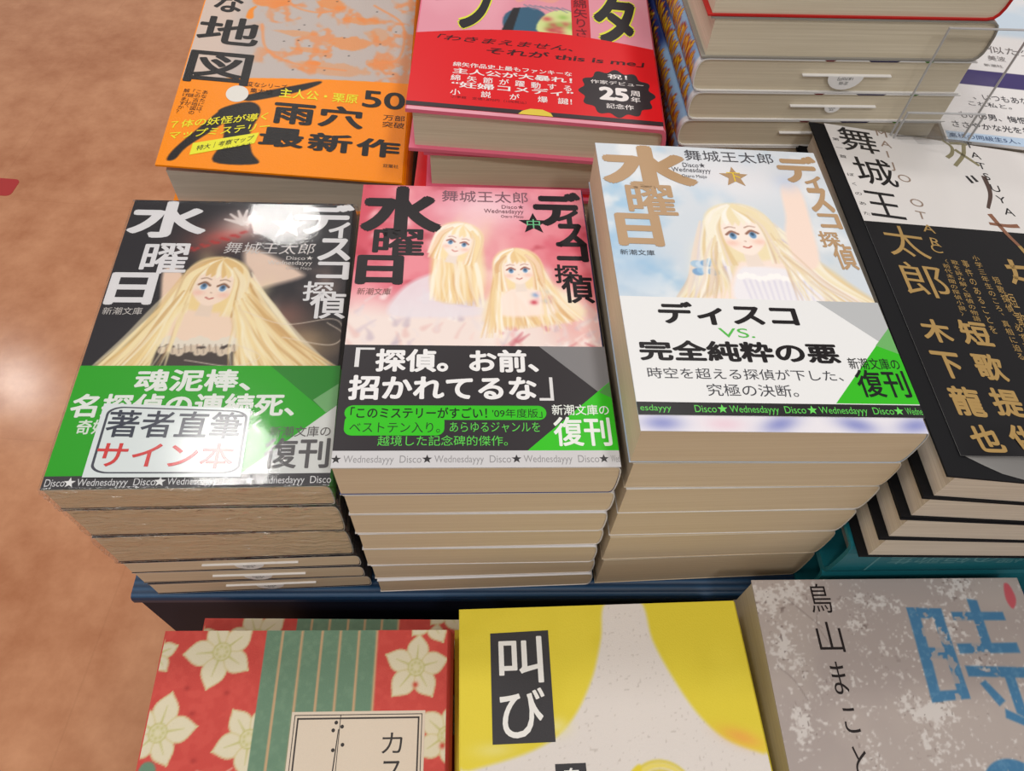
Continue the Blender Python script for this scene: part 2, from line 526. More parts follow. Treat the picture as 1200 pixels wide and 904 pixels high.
class Book:
    """A closed book between two planes; local x right, y away, spine side sp = +1 right / -1 left."""
    def __init__(s, name, label, group, w, h, cx, cy, yaw, p0, p1, cat='book', sp=1, pad=0.15):
        s.w, s.h, s.p0, s.p1, s.sp, s.pad = w, h, p0, p1, sp, pad
        s.cx, s.cy, s.ca, s.sa = cx, cy, math.cos(yaw), math.sin(yaw)
        s.z0 = p0(cx, cy)
        s.T = float(p1(cx, cy) - p0(cx, cy))
        s.root = thing(name, label, cat, (cx, cy, s.z0), yaw, group)
    def map(s, x, y, t, d):
        x, y, t, d = [np.asarray(a, float) for a in np.broadcast_arrays(x, y, t, d)]
        X, Y = s.cx + s.ca * x - s.sa * y, s.cy + s.sa * x + s.ca * y
        a, b = s.p0(X, Y) + s.pad, s.p1(X, Y)
        return np.stack([x, y, a + (b - a) * t + d - s.z0], -1)
    def top(s, u, v, d):
        return s.map(np.asarray(u) - s.w / 2, np.asarray(v) - s.h / 2, 1., d + getattr(s, 'lift', 0))
    def prof(s, R, th, xl, n=9, k=.7):
        """profile round the spine from top free edge to bottom free edge: (x, t, d)"""
        o = [(xl, 1., -th)]
        xs = s.w / 2 - R
        for i in range(n + 1):
            a = math.pi / 2 - math.pi * i / n
            c, q = math.cos(a), math.sin(a)
            c = max(c, 0) ** k
            q = math.copysign(abs(q) ** k, q)
            o.append((xs + (R - th) * c, .5 + .5 * q, -th * q))
        o.append((xl, 0., th))
        return [(x * s.sp, t, d) for x, t, d in o]
    def extrude(s, mb, P, y0, y1, col=(200, 200, 200), mat=0, cap=None):
        n = len(P)
        x, t, d = [np.array(q) for q in zip(*P)]
        v = np.concatenate([s.map(x, y0, t, d), s.map(x, y1, t, d)])
        f = [[i, (i + 1) % n, n + (i + 1) % n, n + i] for i in range(n)]
        if s.sp > 0: f = [q[::-1] for q in f]
        caps = [list(range(n)), list(range(n, 2 * n))[::-1]]
        if s.sp < 0: caps = [q[::-1] for q in caps]
        mb.add(v, f, col, mat)
        mb.add(v, caps, col if cap is None else cap, mat)
    def pages(s, m, inset, th, R, x_in=.4, ylo=None, yhi=None, top_d=0.):
        mb = MB()
        P = s.prof(R, th + .05, -s.w / 2 + x_in)
        if top_d: P = [(x, t, d - top_d * t) for x, t, d in P]
        s.extrude(mb, P, -s.h / 2 + (inset if ylo is None else ylo), s.h / 2 - (inset if yhi is None else yhi))
        return mb.build('page_block', m, s.root)
    def wrap(s, mb, th, R, y0, y1, col, off=0., xl=None, mat=0, cap=None):
        """C-shaped cover sheet round the spine; off = distance outside the book faces"""
        xl = -s.w / 2 if xl is None else xl
        A = s.prof(R, -off, xl)
        B = s.prof(R, th - off, xl)
        s.extrude(mb, A + B[::-1], y0, y1, col, mat, cap)
    def sheet(s, mb, cv, d, mat=0, u0=0., u1=None, bend=None):
        """printed top face from a canvas"""
        u1 = s.w if u1 is None else u1
        k = (cv.u >= u0 - 1e-6) & (cv.u <= u1 + 1e-6)
        U, V, C = cv.U[:, k], cv.V[:, k], cv.C[:, k]
        nv, nu = U.shape
        dd = d if bend is None else d + bend(U.ravel(), V.ravel())
        v = s.top(U.ravel(), V.ravel(), dd)
        i = np.arange(nv * nu).reshape(nv, nu)
        f = np.stack([i[:-1, :-1], i[:-1, 1:], i[1:, 1:], i[1:, :-1]], -1).reshape(-1, 4)
        mb.add(v, f, C.reshape(-1, 3), mat, True)

def bands(base, top, fr):
    return [base.lerp(top, f) for f in fr]
def fracs(zt, z0, zs): return [(z - z0) / (zt - z0) for z in zs]

exec_art = []

# ------------------------------------------------------------------ pictures printed on the covers (painted procedurally)
GOLD = [(251, 234, 188), (246, 220, 162), (232, 196, 134), (255, 246, 220), (208, 164, 108), (253, 240, 206)]
def strands(c, heads, ends, n, seed, pal, r=(.25, .75), bow=8, alpha=.9):
    """long loose locks from around one place to a spread of places"""
    rng = random.Random(seed)
    for i in range(n):
        t = min(max((i + rng.uniform(-.9, .9)) / n, 0), 1)
        q = min(max(t + rng.uniform(-.25, .25), 0), 1)
        a = heads[0] + (heads[1] - heads[0]) * q, heads[2] + (heads[3] - heads[2]) * rng.random()
        b = ends[0] + (ends[2] - ends[0]) * t, ends[1] + (ends[3] - ends[1]) * t
        s_ = 1 if b[0] > a[0] else -1
        m1 = a[0] * .75 + b[0] * .25 + s_ * bow * rng.uniform(.1, .5), a[1] * .66 + b[1] * .34
        m2 = a[0] * .4 + b[0] * .6 + s_ * bow * rng.uniform(-.3, .3), a[1] * .33 + b[1] * .67
        k = rng.random()
        c.stroke([a, m1, m2, b], rng.uniform(*r) * .5, .2, pal[int(k * k * len(pal))], alpha * rng.uniform(.4, .95), n=8, rm=rng.uniform(*r) * .9)

def hair_mass(c, pts, pal, seed):
    c.poly(pts, pal[2], 1.4, .95, 5)
    P = np.array(pts)
    rng = random.Random(seed)
    for k in range(16):
        a, b = rng.choice(pts), rng.choice(pts)
        t = rng.uniform(.3, .7)
        c.blob(a[0] * t + b[0] * (1 - t), a[1] * t + b[1] * (1 - t), rng.uniform(1.5, 4), rng.uniform(3, 8), rng.choice(pal[:2] + pal[3:4]), .45, rng.uniform(-.4, .4))

def plain_figure(c, u, v, s, tilt, pal, skin, line, seed, eye=(110, 150, 190)):
    """a plain long haired figure: head at (u, v), size s"""
    ct, st = math.cos(tilt), math.sin(tilt)
    P = lambda x, y: (u + s * (x * ct - y * st), v + s * (x * st + y * ct))
    rng = random.Random(seed)
    c.poly([P(-1.15, -.4), P(-1.1, .7), P(-.7, 1.25), P(0, 1.45), P(.7, 1.25), P(1.1, .7), P(1.2, -.4), P(.8, -1.1), P(-.8, -1.1)], pal[1], .9, 1, 6)
    for k in range(40):
        sg = -1 if k % 2 else 1
        w = rng.random()
        c.stroke([P(sg * .1, 1.36), P(sg * (.35 + .45 * w), 1.2 - .25 * w), P(sg * (.75 + .35 * w), .4), P(sg * (.7 + .5 * w), -1.)], .05 * s, .03 * s, rng.choice(pal), .6, .4, 6, .09 * s)
    c.poly([P(-.22, -.7), P(.22, -.7), P(.28, -1.4), P(-.28, -1.4)], tuple(q * .95 for q in skin), .5, .95)
    c.poly([P(-.76, .3), P(-.7, -.28), P(-.38, -.72), P(0, -.92), P(.38, -.72), P(.7, -.28), P(.76, .3), P(.5, .8), P(-.5, .8)], skin, .5, 1, 6)
    for x in (-.46, .46): c.blob(*P(x, -.36), .17 * s, .1 * s, (246, 190, 172), .6)
    for x in (-.34, .34):
        c.ell(*P(x, -.06), .16 * s, .17 * s, (244, 244, 246), .9, tilt)
        c.ell(*P(x, -.05), .115 * s, .15 * s, eye, 1, tilt)
        c.ell(*P(x, -.0), .06 * s, .08 * s, tuple(q * .55 for q in eye), .9, tilt)
        c.stroke([P(x - .2, .02), P(x, .15), P(x + .2, .02)], .045 * s, .045 * s, line, .85, .2)
        c.stroke([P(x - .18, .3), P(x, .36), P(x + .18, .3)], .025 * s, .02 * s, line, .6, .2)
    c.stroke([P(-.13, -.54), P(0, -.6), P(.13, -.54)], .03 * s, .03 * s, (190, 90, 80), .8, .2)
    c.stroke([P(-.02, -.3), P(.02, -.32)], .02 * s, .02 * s, line, .5, .2)
    for k in range(9):          # parted fringe
        x0 = -.8 + .2 * k
        c.stroke([P(.1, 1.3), P(x0 * .75 + .05, .9), P(x0, .42 + .1 * abs(x0))], .1 * s, .03 * s, rng.choice(pal[:4]), .95, .35, 6, .13 * s)
    for sg in (-1, 1):          # side locks
        for k in range(6):
            c.stroke([P(sg * .5, .95), P(sg * (.74 + .04 * k), .4), P(sg * (.78 + .05 * k), -.3), P(sg * (.6 + .1 * k), -1.3)], .05 * s, .03 * s, rng.choice(pal), .9, .35, 6, .1 * s)

def art_dark():
    c = Canvas(105.5, 151.5, .45, (44, 41, 46), 50)
    n = c.noise(26, 3, 4)
    c.field(smooth(n, .36, .7) * smooth(c.U, 50, 76) * smooth(-c.V, -122, -100) * smooth(-c.U, -104, -92), (168, 142, 130), .85)
    c.field(smooth(c.noise(14, 8, 3), .45, .8) * smooth(c.U, 55, 80) * smooth(-c.V, -118, -90), (92, 78, 76), .8)
    c.blob(84, 66, 12, 8, (190, 160, 120), .8)
    c.blob(78, 82, 7, 6, (206, 140, 120), .45)
    c.blob(44, 128, 12, 7, (150, 92, 84), .85, .3)
    c.blob(46, 130, 7, 2.2, (210, 80, 74), .6, .35)
    c.blob(52, 136, 7, 6, (226, 202, 194), .8)
    for k in range(6):
        a = .6 + k * .45
        c.stroke([(52, 137), (52 + 9 * math.cos(a), 137 + 9 * math.sin(a))], 1.4, .5, (238, 226, 222), .9)
    for q in range(18):
        c.blob(30 + q * 1.4, 119 + q * .7 + 1.2 * math.sin(q * 2), .8, .6, (196, 50, 50), .8)
    # pale sleeves and falling light hair
    c.poly([(56, 121), (66, 118), (82, 107), (81, 103), (64, 96), (54, 88), (50, 96), (60, 104), (56, 112)], (244, 216, 196), 1.6, .95, 5)
    c.poly([(22, 108), (30, 106), (32, 92), (33, 78), (26, 76), (24, 90)], (242, 212, 190), .9, 1, 5)
    hair_mass(c, [(33, 104), (40, 112), (52, 112), (60, 102), (68, 84), (82, 68), (98, 54), (62, 53), (58, 76), (36, 78), (30, 53), (6, 54), (18, 70), (28, 86)], GOLD, 3)
    strands(c, (32, 40, 92, 108), (3, 53, 32, 53), 46, 5, GOLD, (.5, 1.3), 5)
    strands(c, (52, 62, 92, 108), (60, 53, 103, 54), 60, 6, GOLD, (.5, 1.3), 5)
    c.poly([(34, 84), (52, 84), (57, 74), (58, 62), (30, 62), (31, 74)], (248, 222, 200), .9, 1, 5)
    c.poly([(27, 53), (28, 68), (40, 64), (58, 68), (60, 53)], (76, 66, 62), .6)
    for k in range(13):
        c.ell(29 + k * 2.5, 67 + 1.4 * math.sin(k * 1.3), 2.1, 2.3, (238, 228, 212))
        c.ell(30 + k * 2.4, 63 + 1.2 * math.sin(k * 1.7), 1.7, 1.9, (224, 206, 184))
        c.stroke([(28.5 + k * 2.5, 66), (29.5 + k * 2.5, 61.5)], .25, .15, (120, 100, 88), .6)
    plain_figure(c, 45, 98, 12.2, -.12, GOLD, (252, 230, 212), (126, 84, 60), 2)
    strands(c, (32, 36, 84, 96), (10, 53, 33, 54), 16, 15, GOLD, (.3, .9), 4)
    strands(c, (55, 60, 84, 98), (58, 54, 98, 54), 24, 16, GOLD, (.3, .9), 4)
    for q in [[(60, 84), (78, 77), (98, 80), (104, 74)], [(40, 58), (60, 55), (70, 60), (60, 66)], [(78, 70), (98, 66), (103, 72), (96, 78)]]:
        c.stroke(q, .2, .15, (240, 224, 206), .9, n=12)
    return c
def art_rose():
    c = Canvas(105.5, 151.5, .45, (222, 104, 122), 50)
    n = c.noise(20, 21, 4)
    c.field(smooth(n, .42, .75), (240, 150, 160), .8)
    c.field(smooth(c.noise(11, 44, 3), .55, .85), (178, 48, 66), .75)
    c.field(smooth(-c.U, -22, -6) * smooth(c.V, 95, 120), (204, 60, 78), .5)
    c.blob(58, 138, 20, 10, (246, 200, 214), .9)
    c.blob(54, 122, 9, 14, (255, 226, 220), .6)
    c.field(smooth(-c.V, -92, -68), (246, 234, 226), .95)
    for k in range(7):
        c.blob(random.Random(k).uniform(4, 22), random.Random(k + 9).uniform(108, 150), 2.5, 1.2, (255, 220, 220), .6, k)
    c.blob(97, 78, 9, 16, (230, 120, 120), .6)
    rng = random.Random(4)
    P2 = [(255, 246, 226), (250, 226, 178), (240, 206, 150), (255, 250, 240), (226, 180, 130), (250, 220, 190)]
    for k in range(90):     # folds of pale cloth
        u, v = rng.uniform(2, 103), rng.uniform(52, 82)
        a = rng.uniform(.6, 2.2)
        L_ = rng.uniform(3, 9)
        c.stroke([(u, v), (u + L_ * math.cos(a) * .5 + rng.uniform(-1, 1), v + L_ * math.sin(a) * .5), (u + L_ * math.cos(a), v + L_ * math.sin(a))], rng.uniform(.4, 1.6), .2,
                 rng.choice([(255, 250, 246), (236, 222, 222), (214, 196, 206), (246, 214, 206), (232, 190, 184), (196, 180, 194)]), .6, .8)
    for k in range(26):
        u, v = rng.uniform(60, 102), rng.uniform(54, 70)
        c.stroke([(u, v), (u + rng.uniform(-5, 5), v + rng.uniform(2, 7))], rng.uniform(.6, 1.6), .2, rng.choice([(214, 110, 120), (240, 190, 190), (255, 238, 234), (196, 80, 96)]), .55, .6)
    c.poly([(20, 84), (28, 92), (40, 96), (46, 84), (60, 78), (56, 72), (30, 70), (16, 72)], (236, 226, 232), 1.2, .9, 5)
    c.poly([(36, 96), (46, 96), (56, 80), (44, 78)], (206, 190, 206), 1.2, .7, 5)
    hair_mass(c, [(36, 120), (44, 126), (53, 120), (56, 104), (54, 82), (36, 80), (33, 100)], P2, 5)
    strands(c, (36, 52, 100, 116), (33, 80, 56, 76), 44, 7, P2, (.5, 1.2), 3)
    plain_figure(c, 44.5, 114, 9.2, -.25, P2, (255, 238, 228), (150, 80, 66), 12)
    hair_mass(c, [(62, 104), (70, 110), (80, 104), (86, 90), (98, 72), (58, 66), (60, 88)], P2, 6)
    strands(c, (61, 81, 84, 102), (56, 62, 98, 70), 56, 8, P2, (.5, 1.3), 4)
    c.poly([(66, 86), (78, 86), (86, 74), (62, 72)], (255, 236, 226), 1, .9, 5)
    plain_figure(c, 71, 98, 9.2, .08, P2, (255, 238, 226), (150, 80, 66), 13)
    for k in range(9):
        c.blob(80 + 3 * math.cos(k), 82 + 3 * math.sin(k * 1.7), 1.1, .9, [(206, 70, 90), (120, 160, 210), (250, 210, 210)][k % 3], .9)
    strands(c, (61, 63, 88, 98), (54, 60, 64, 60), 10, 18, P2, (.3, .9), 3)
    strands(c, (79, 82, 88, 98), (80, 62, 98, 70), 12, 19, P2, (.3, .9), 3)
    return c
def art_sky():
    c = Canvas(105.5, 151.5, .45, (214, 222, 230), 0)
    n = c.noise(24, 61, 4)
    c.field(smooth(n, .5, .78), (158, 198, 228), .85)
    c.field(smooth(c.noise(16, 77, 4), .52, .8), (236, 238, 240), .9)
    c.blob(60, 132, 22, 12, (238, 236, 240), .9)
    c.blob(8, 76, 10, 12, (150, 190, 226), .5)
    P3 = [(250, 242, 220), (244, 228, 188), (232, 206, 158), (255, 250, 240), (222, 196, 168), (240, 222, 206)]
    P4 = P3 + [(222, 214, 232), (200, 190, 222), (250, 236, 236)]
    hair_mass(c, [(46, 104), (56, 113), (68, 108), (78, 92), (96, 70), (104, 58), (74, 58), (46, 58), (24, 58), (36, 78)], P3, 7)
    strands(c, (66, 74, 84, 104), (76, 58, 104, 60), 60, 31, P4, (.5, 1.4), 6)
    strands(c, (40, 48, 84, 104), (22, 59, 46, 58), 40, 32, P4, (.5, 1.2), 4)
    c.poly([(77, 78), (86, 80), (89, 100), (90, 126), (82, 128), (79, 108), (76, 96)], (250, 226, 212), .9, 1, 5)
    c.blob(85, 130, 4, 4, (206, 216, 236), .8)
    c.poly([(34, 60), (44, 66), (56, 84), (76, 82), (82, 66), (78, 58), (36, 58)], (252, 232, 220), .9, 1, 5)
    c.poly([(48, 58), (50, 74), (58, 78), (80, 74), (80, 58)], (244, 240, 244), .9, 1, 4)
    for k in range(12):
        c.ell(51 + k * 2.6, 72 + math.sin(k * 1.4), 1.7, 1.6, (255, 252, 250))
        c.stroke([(52 + k * 2.5, 70), (53 + k * 2.3, 60)], .4, .2, (200, 196, 222), .5, .6)
    for k in range(8):
        c.ell(34 + (k % 4) * 2.1, 74 + (k // 4) * 5 + math.sin(k), 2.6, 2, [(110, 160, 210), (160, 200, 232), (210, 226, 240)][k % 3], .8)
    plain_figure(c, 57, 96, 13, .1, P3, (255, 238, 226), (140, 92, 74), 22)
    strands(c, (43, 46, 84, 96), (30, 60, 46, 60), 12, 35, P3, (.3, .9), 4)
    strands(c, (69, 72, 84, 98), (72, 60, 98, 60), 20, 36, P3, (.3, .9), 4)
    c.field(smooth(-c.V, -9, -7), (236, 232, 238))
    for u, a in [(8, 0), (50, .3), (78, -.2), (100, .2)]:
        c.blob(u, 3.2, 5, 2.2, (120, 128, 196), .75, a)
    c.blob(30, 3, 5, 2, (236, 196, 210), .6)
    return c

# ------------------------------------------------------------------ the three paperback piles in front
POSE = {
 's1': (-125.3334, 188.6001, -247.2962, .1141, .0203, .0320),
 's2': (-17.0824, 198.5638, -234.6138, .0992, -.0078, .0228),
 's3': (89.6125, 210.4996, -212.8450, .1009, .0078, .0442),
 'chizu': (-134.5802, 391.7186, -247.9752, .0801, .0941, .0700),
 'red': (-.846, 398.617, -212.6571, .0444, .0514, .0443),
 'kata': (210.8772, 224.8257, -219.7227, .0497, -.0355, .1145),
 'floral': (-73.9261, -3.8945, -344.8501, .0896, .0552, .0456),
 'yellow': (57.763, 13.8408, -324.9674, .1022, -.0327, -.0151),
 'toki': (187.184, 34.7518, -326.1996, .0793, .0182, -.0163),
}
BASE = flat(DECK)
def pile(key, zt, zs):
    x, y, z, yaw, rx, ry = POSE[key]
    top = pose_plane(x, y, z, yaw, rx, ry)
    f = [0.] + sorted((q + 362.07) / (zt + 362.07) for q in zs) + [1.]
    return x, y, yaw, [BASE.lerp(top, q) for q in f]
BW, BH = 105.5, 151.5
WHITE = (240, 238, 236)

def bunko(key, i, planes, x, y, yaw, label, group, cover_col, spine_col, R=2.6):
    b = Book('paperback_book', label, group, BW, BH, x, y, yaw, planes[i], planes[i + 1])
    b.lift = 0
    b.pages(M_CREAM, .3, .55, R)
    return b
def plain_cover(b, col, R=2.6, th=.3, off=-.25, m=None):
    mb = MB()
    b.wrap(mb, th, R, -b.h / 2, b.h / 2, col, off, cap=(226, 220, 212))
    return mb.build('cover', m or M_GLOSS, b.root)
def obi_plain(b, col, v0, v1, R=2.6):
    mb = MB()
    b.wrap(mb, .2, R, -b.h / 2 + v0, -b.h / 2 + v1, col, 0.)
    return mb.build('paper_band', M_GLOSS, b.root)

def strip_text(p, stars, v, h, colt, cols, r):
    for u in stars:
        if 1 < u < 104: p.star(u, v, r, cols, 2)
    for u in stars:
        for word, a, c in (('Wednesdayyy', 2.6, 20.5), ('Disco', 22.6, 30.4)):
            a, c = u + a, u + c
            if a > .4 and c < 104.7:
                low = h * .28 if 'y' in word else 0
                p.fit(word, a, v - h / 2 - low, c, v + h / 2, colt, 0, 0, 2)

def titles(p, col, boxes, bold):
    for ch, bx in boxes:
        u0, v0, u1, v1 = bx
        p.fit(ch, max(u0, .2), v0, min(u1, 103.4), min(v1, 151.2), col, bold * (.5 if ch in '探偵曜' else 1), 0, 2)

NTH = ['lowest', 'second lowest', 'third lowest', 'fourth lowest', 'fifth lowest', 'sixth lowest', 'topmost']

# --- volume one: signed copies, dark cover, green band, three of them in shrink film
x, y, yaw, PL = pile('s1', -249., [-267, -292.5, -321, -334, -348])
R1 = 2.6
def price_slip(b, u0, u1, ut, frac, rt, txt):
    """paper slip between the pages with a half round price tab hanging out in front"""
    mb = MB()
    yf = -b.h / 2 + .25
    def bx(xa, xb, ya, yb, da, db):
        v = [(X, Y, D) for X in (xa, xb) for Y in (ya, yb) for D in (da, db)]
        P = np.array([b.map(q[0], q[1], frac, q[2]) for q in v])
        mb.add(P, [[0, 1, 3, 2], [4, 6, 7, 5], [0, 4, 5, 1], [2, 3, 7, 6], [0, 2, 6, 4], [1, 5, 7, 3]], WHITE)
    bx(u0 - b.w / 2, u1 - b.w / 2, yf - .9, yf + 3, -.25, .25)
    n = 12
    pts = [(ut - b.w / 2 + rt * math.cos(math.pi + math.pi * k / n), rt * .8 * math.sin(math.pi + math.pi * k / n)) for k in range(n + 1)]
    A = np.array([b.map(px, yf - 1.0, frac, pz) for px, pz in pts])
    B = np.array([b.map(px, yf - .7, frac, pz) for px, pz in pts])
    m_ = len(pts)
    mb.add(np.concatenate([A, B]), [list(range(m_)), list(range(m_, 2 * m_))[::-1]] + [[(i + 1) % m_, i, m_ + i, m_ + (i + 1) % m_] for i in range(m_)], WHITE)
    # upside-down price on the tab
    for ln, zz in ((txt[0], -.62), (txt[1], -.28)):
        v, f = glyphs(ln)
        a, c = v.min(0), v.max(0)
        w = (v - a) / np.maximum(c - a, 1e-6)
        wd = rt * .85 * min(1, (1 + zz) * 1.6)
        px = ut - b.w / 2 + (.5 - w[:, 0]) * wd
        pz = rt * .8 * (zz + .12 + (.5 - w[:, 1]) * .26)
        mb.add(np.stack([b.map(q, yf - 1.05, frac, r_) for q, r_ in zip(px, pz)]), f, (60, 60, 60))
    return mb.build('price_slip', M_MATTE, b.root)

for i in range(6):
    g = 'signed paperbacks in the left pile'
    lab = ['dark covered paperback with a price slip, on the blue table, lowest of the left pile',
           'dark covered paperback with a price slip, second from the table in the left pile',
           'dark covered paperback with a price slip, directly under the shrink-wrapped ones in the left pile',
           'shrink-wrapped thick paperback in the left pile, lowest of the three in film',
           'shrink-wrapped thick paperback in the left pile, just below the signed top copy',
           'shrink-wrapped paperback with green band and signed-copy sticker, top of the left pile'][i]
    dx = [2.2, 1.2, .6, -.6, .4, 0][i]
    wrapd = i >= 3
    b = Book('paperback_book', lab, g, BW - (1.2 if wrapd else .6), BH - (1.2 if wrapd else .6), x + dx, y, yaw + [.004, -.004, .003, .006, -.004, 0][i], PL[i], PL[i + 1], pad=.15)
    lo = .42 if wrapd else .25
    if i < 5:
        b.pages(M_WRAPPED if wrapd else M_CREAM, .3, .6 + lo, R1)
        plain_cover(b, (52, 48, 52), R1, .3, -lo)
        if i < 3:
            price_slip(b, 33 + dx, 76 + dx, 54 + dx, [.62, .55, .6][i], 6.5, ('定価', '920円'))
    else:
        b.pages(M_WRAPPED, .3, 1.2, R1)
        cv = art_dark()
        mb = MB()
        b.wrap(mb, .3, R1, -b.h / 2, b.h / 2, (44, 41, 46), -.9, cap=(226, 220, 212))
        b.sheet(mb, cv, -.86, 0, 0, b.w - R1 * .75)
        p = Print(mb, b, 1, -.8)
        titles(p, (232, 230, 232), [('水', (0, 126.8, 36, 151)), ('曜', (11, 104.9, 31.4, 123.5)), ('日', (.6, 87, 20.5, 105.5)), ('デ', (76, 131, 104.4, 151.2)), ('ィ', (92, 128.2, 102, 139)),
                                    ('ス', (88.2, 114, 104.6, 128.2)), ('コ', (88.8, 102.6, 103.4, 113.4)), ('探', (83.9, 90, 97.6, 101.4)), ('偵', (87.6, 80, 103.6, 95.5))], .035)
        p.star(73.3, 136, 8.5, (236, 234, 234), 1)
        p.fit('上', 69.8, 132.2, 76.2, 138.6, (214, 90, 84), 0, 0, 2)
        p.fit('舞城王太郎', 46, 117.6, 87.2, 124.8, (214, 208, 206), -.008, .15, 3)
        p.fit('Disco★', 74.5, 114.2, 86.6, 116.8, (222, 216, 212), 0, 0, 3)
        p.fit('Wednesdayyy', 66.5, 110.4, 86.4, 113.7, (222, 216, 212), 0, 0, 3)
        p.fit('Otaro Maijo', 75, 107.8, 86.4, 109.9, (200, 194, 190), 0, 0, 3)
        p.fit('新潮文庫', 1.6, 81.6, 17.8, 85.6, (206, 200, 196), 0, 0, 3)
        mb.build('cover', M_GLOSS, b.root)
        mb = MB()
        b.wrap(mb, .2, R1, -b.h / 2, -b.h / 2 + 55, (46, 166, 34), -.6, cap=(226, 220, 212))
        e = b.w - .9
        p = Print(mb, b, 1, -.56)
        GR, DG, LG = (46, 172, 34), (44, 138, 44), (218, 220, 218)
        p.shape([(0, 0), (e, 0), (e, 55), (0, 55)], GR, 0)
        p.shape([(75, 55), (e, 55), (e, 28.6)], DG, .6)
        p.shape([(70, 5.4), (e, 5.4), (e, 35.5)], LG, 1.2)
        p.shape([(e - 9.6, 38.2), (e, 46), (e, 35.5), (e - 4, 32.2)], (120, 176, 116), 1.4)
        p.shape([(0, 0), (e, 0), (e, 5.4), (0, 5.4)], (66, 64, 68), 1.8)
        p.fit('魂泥棒、', 22.8, 42.4, 68.4, 53.2, (236, 240, 234), .03, 0, 3)
        p.fit('名探偵の連続死、', 1.4, 30.4, 87, 41.4, (236, 240, 234), .03, 0, 3)
        p.fit('奇妙な館。謎の推理は続く', 6, 23, 75, 29.6, (226, 236, 222), .02, 0, 3)
        p.fit('新潮文庫の', 78.5, 21.2, 102, 26, (96, 92, 92), .005, 0, 3)
        p.fit('復刊', 77.4, 7.4, 102.4, 20.8, (92, 90, 92), .02, 0, 3)
        strip_text(p, [-23, 9.6, 41.5, 73.5], 2.7, 3., (222, 222, 224), (240, 240, 240), 2.2)
        p.fit('Disco', 1, 1.2, 8, 4.2, (222, 222, 224), 0, 0, 3)
        mb.build('paper_band', M_GLOSS, b.root)
        # sticker on the film
        mb = MB()
        p = Print(mb, b, 1, .06)
        q = [(13.7, 4.5), (70.6, 3.8), (70.3, 33.9), (13.9, 36.6)]
        P4_ = np.array(q)
        va, vb = b.top(P4_[:, 0], P4_[:, 1], .05), b.top(P4_[:, 0], P4_[:, 1], .12)
        mb.add(np.concatenate([va, vb]), [[3, 2, 1, 0], [4, 5, 6, 7], [0, 1, 5, 4], [1, 2, 6, 5], [2, 3, 7, 6], [3, 0, 4, 7]], (214, 222, 222))
        def bil(pts, a, c):
            out = []
            for s_, t_ in pts:
                lo_, hi_ = np.array(q[0]) * (1 - s_) + np.array(q[1]) * s_, np.array(q[3]) * (1 - s_) + np.array(q[2]) * s_
                out.append(lo_ * (1 - t_) + hi_ * t_)
            return out
        p.ring(bil(rrect(.035, .05, .985, .96, .11, 8), 0, 1), 1.0, (74, 76, 86), 4)
        p.quad('著者直筆', [(17.2, 21.4), (67.4, 20.2), (68.2, 32), (17, 33.6)], (62, 66, 78), .012, 5)
        p.quad('サイン本', [(16.2, 8.6), (66.6, 7.2), (66.8, 18.2), (16.6, 19.6)], (206, 66, 66), .012, 5)
        mb.build('sticker', M_STICKER, b.root)
    if wrapd:
        mb = MB()
        nx_, ny_, nt = 64, 30, 16
        rng = np.random.RandomState(50 + i)
        w2, h2 = b.w / 2 + .55, b.h / 2 - .7
        xs = np.linspace(-w2, w2, nx_ + 1)
        ys = np.linspace(-h2, h2, ny_ + 1)
        # loop round the long direction: top, back, bottom, front; the ends are rounded and creased
        per = [(yy, 1., 0) for yy in ys]
        arc = [(math.pi / 2 - math.pi * k / nt) for k in range(1, nt)]
        pw = lambda q: math.copysign(abs(q) ** .6, q)
        per += [(h2 + 1.5 * pw(math.cos(a)), .5 + .5 * pw(math.sin(a)), 1) for a in arc]
        per += [(yy, 0., 0) for yy in ys[::-1]]
        per += [(-h2 - 1.5 * pw(math.cos(a)), .5 + .5 * pw(math.sin(a)), -1) for a in arc[::-1]]
        G = []
        low = rng.uniform(-1, 1, (len(per), 22))
        for j, (yy, t, side) in enumerate(per):
            row = []
            for k, xx in enumerate(xs):
                wob = .2 * rng.uniform(-1, 1) + .95 * np.interp(k / nx_ * 21, range(22), low[j])
                if side: row.append(b.map(xx, yy + side * (.72 * wob + .1), min(max(t + .012 * rng.uniform(-1, 1), 0), 1), -.05 if t > .5 else .05))
                else: row.append(b.map(xx, yy, t, -.13 if t == 1. else .05))
            G.append(row)
        G = np.array(G)
        n1_, n2_ = G.shape[:2]
        idx = np.arange(n1_ * n2_).reshape(n1_, n2_)
        f = [[idx[a, c], idx[a, c + 1], idx[(a + 1) % n1_, c + 1], idx[(a + 1) % n1_, c]] for a in range(n1_) for c in range(n2_ - 1)]
        # close both long sides
        m_ = len(ys)
        for col_, flip in ((0, False), (n2_ - 1, True)):
            lp = [int(idx[a, col_]) for a in range(n1_)]
            f.append(lp if flip else lp[::-1])
        tops = [q for q in f if len(q) == 4 and q[0] // n2_ < len(ys) - 1]
        mb.add(G.reshape(-1, 3), tops, (255, 255, 255), 0, True)
        mb.add(G.reshape(-1, 3), [q for q in f if not (len(q) == 4 and q[0] // n2_ < len(ys) - 1)], (255, 255, 255), 1, True)
        mb.build('shrink_film', [M_FILM, M_FILMSIDE], b.root)

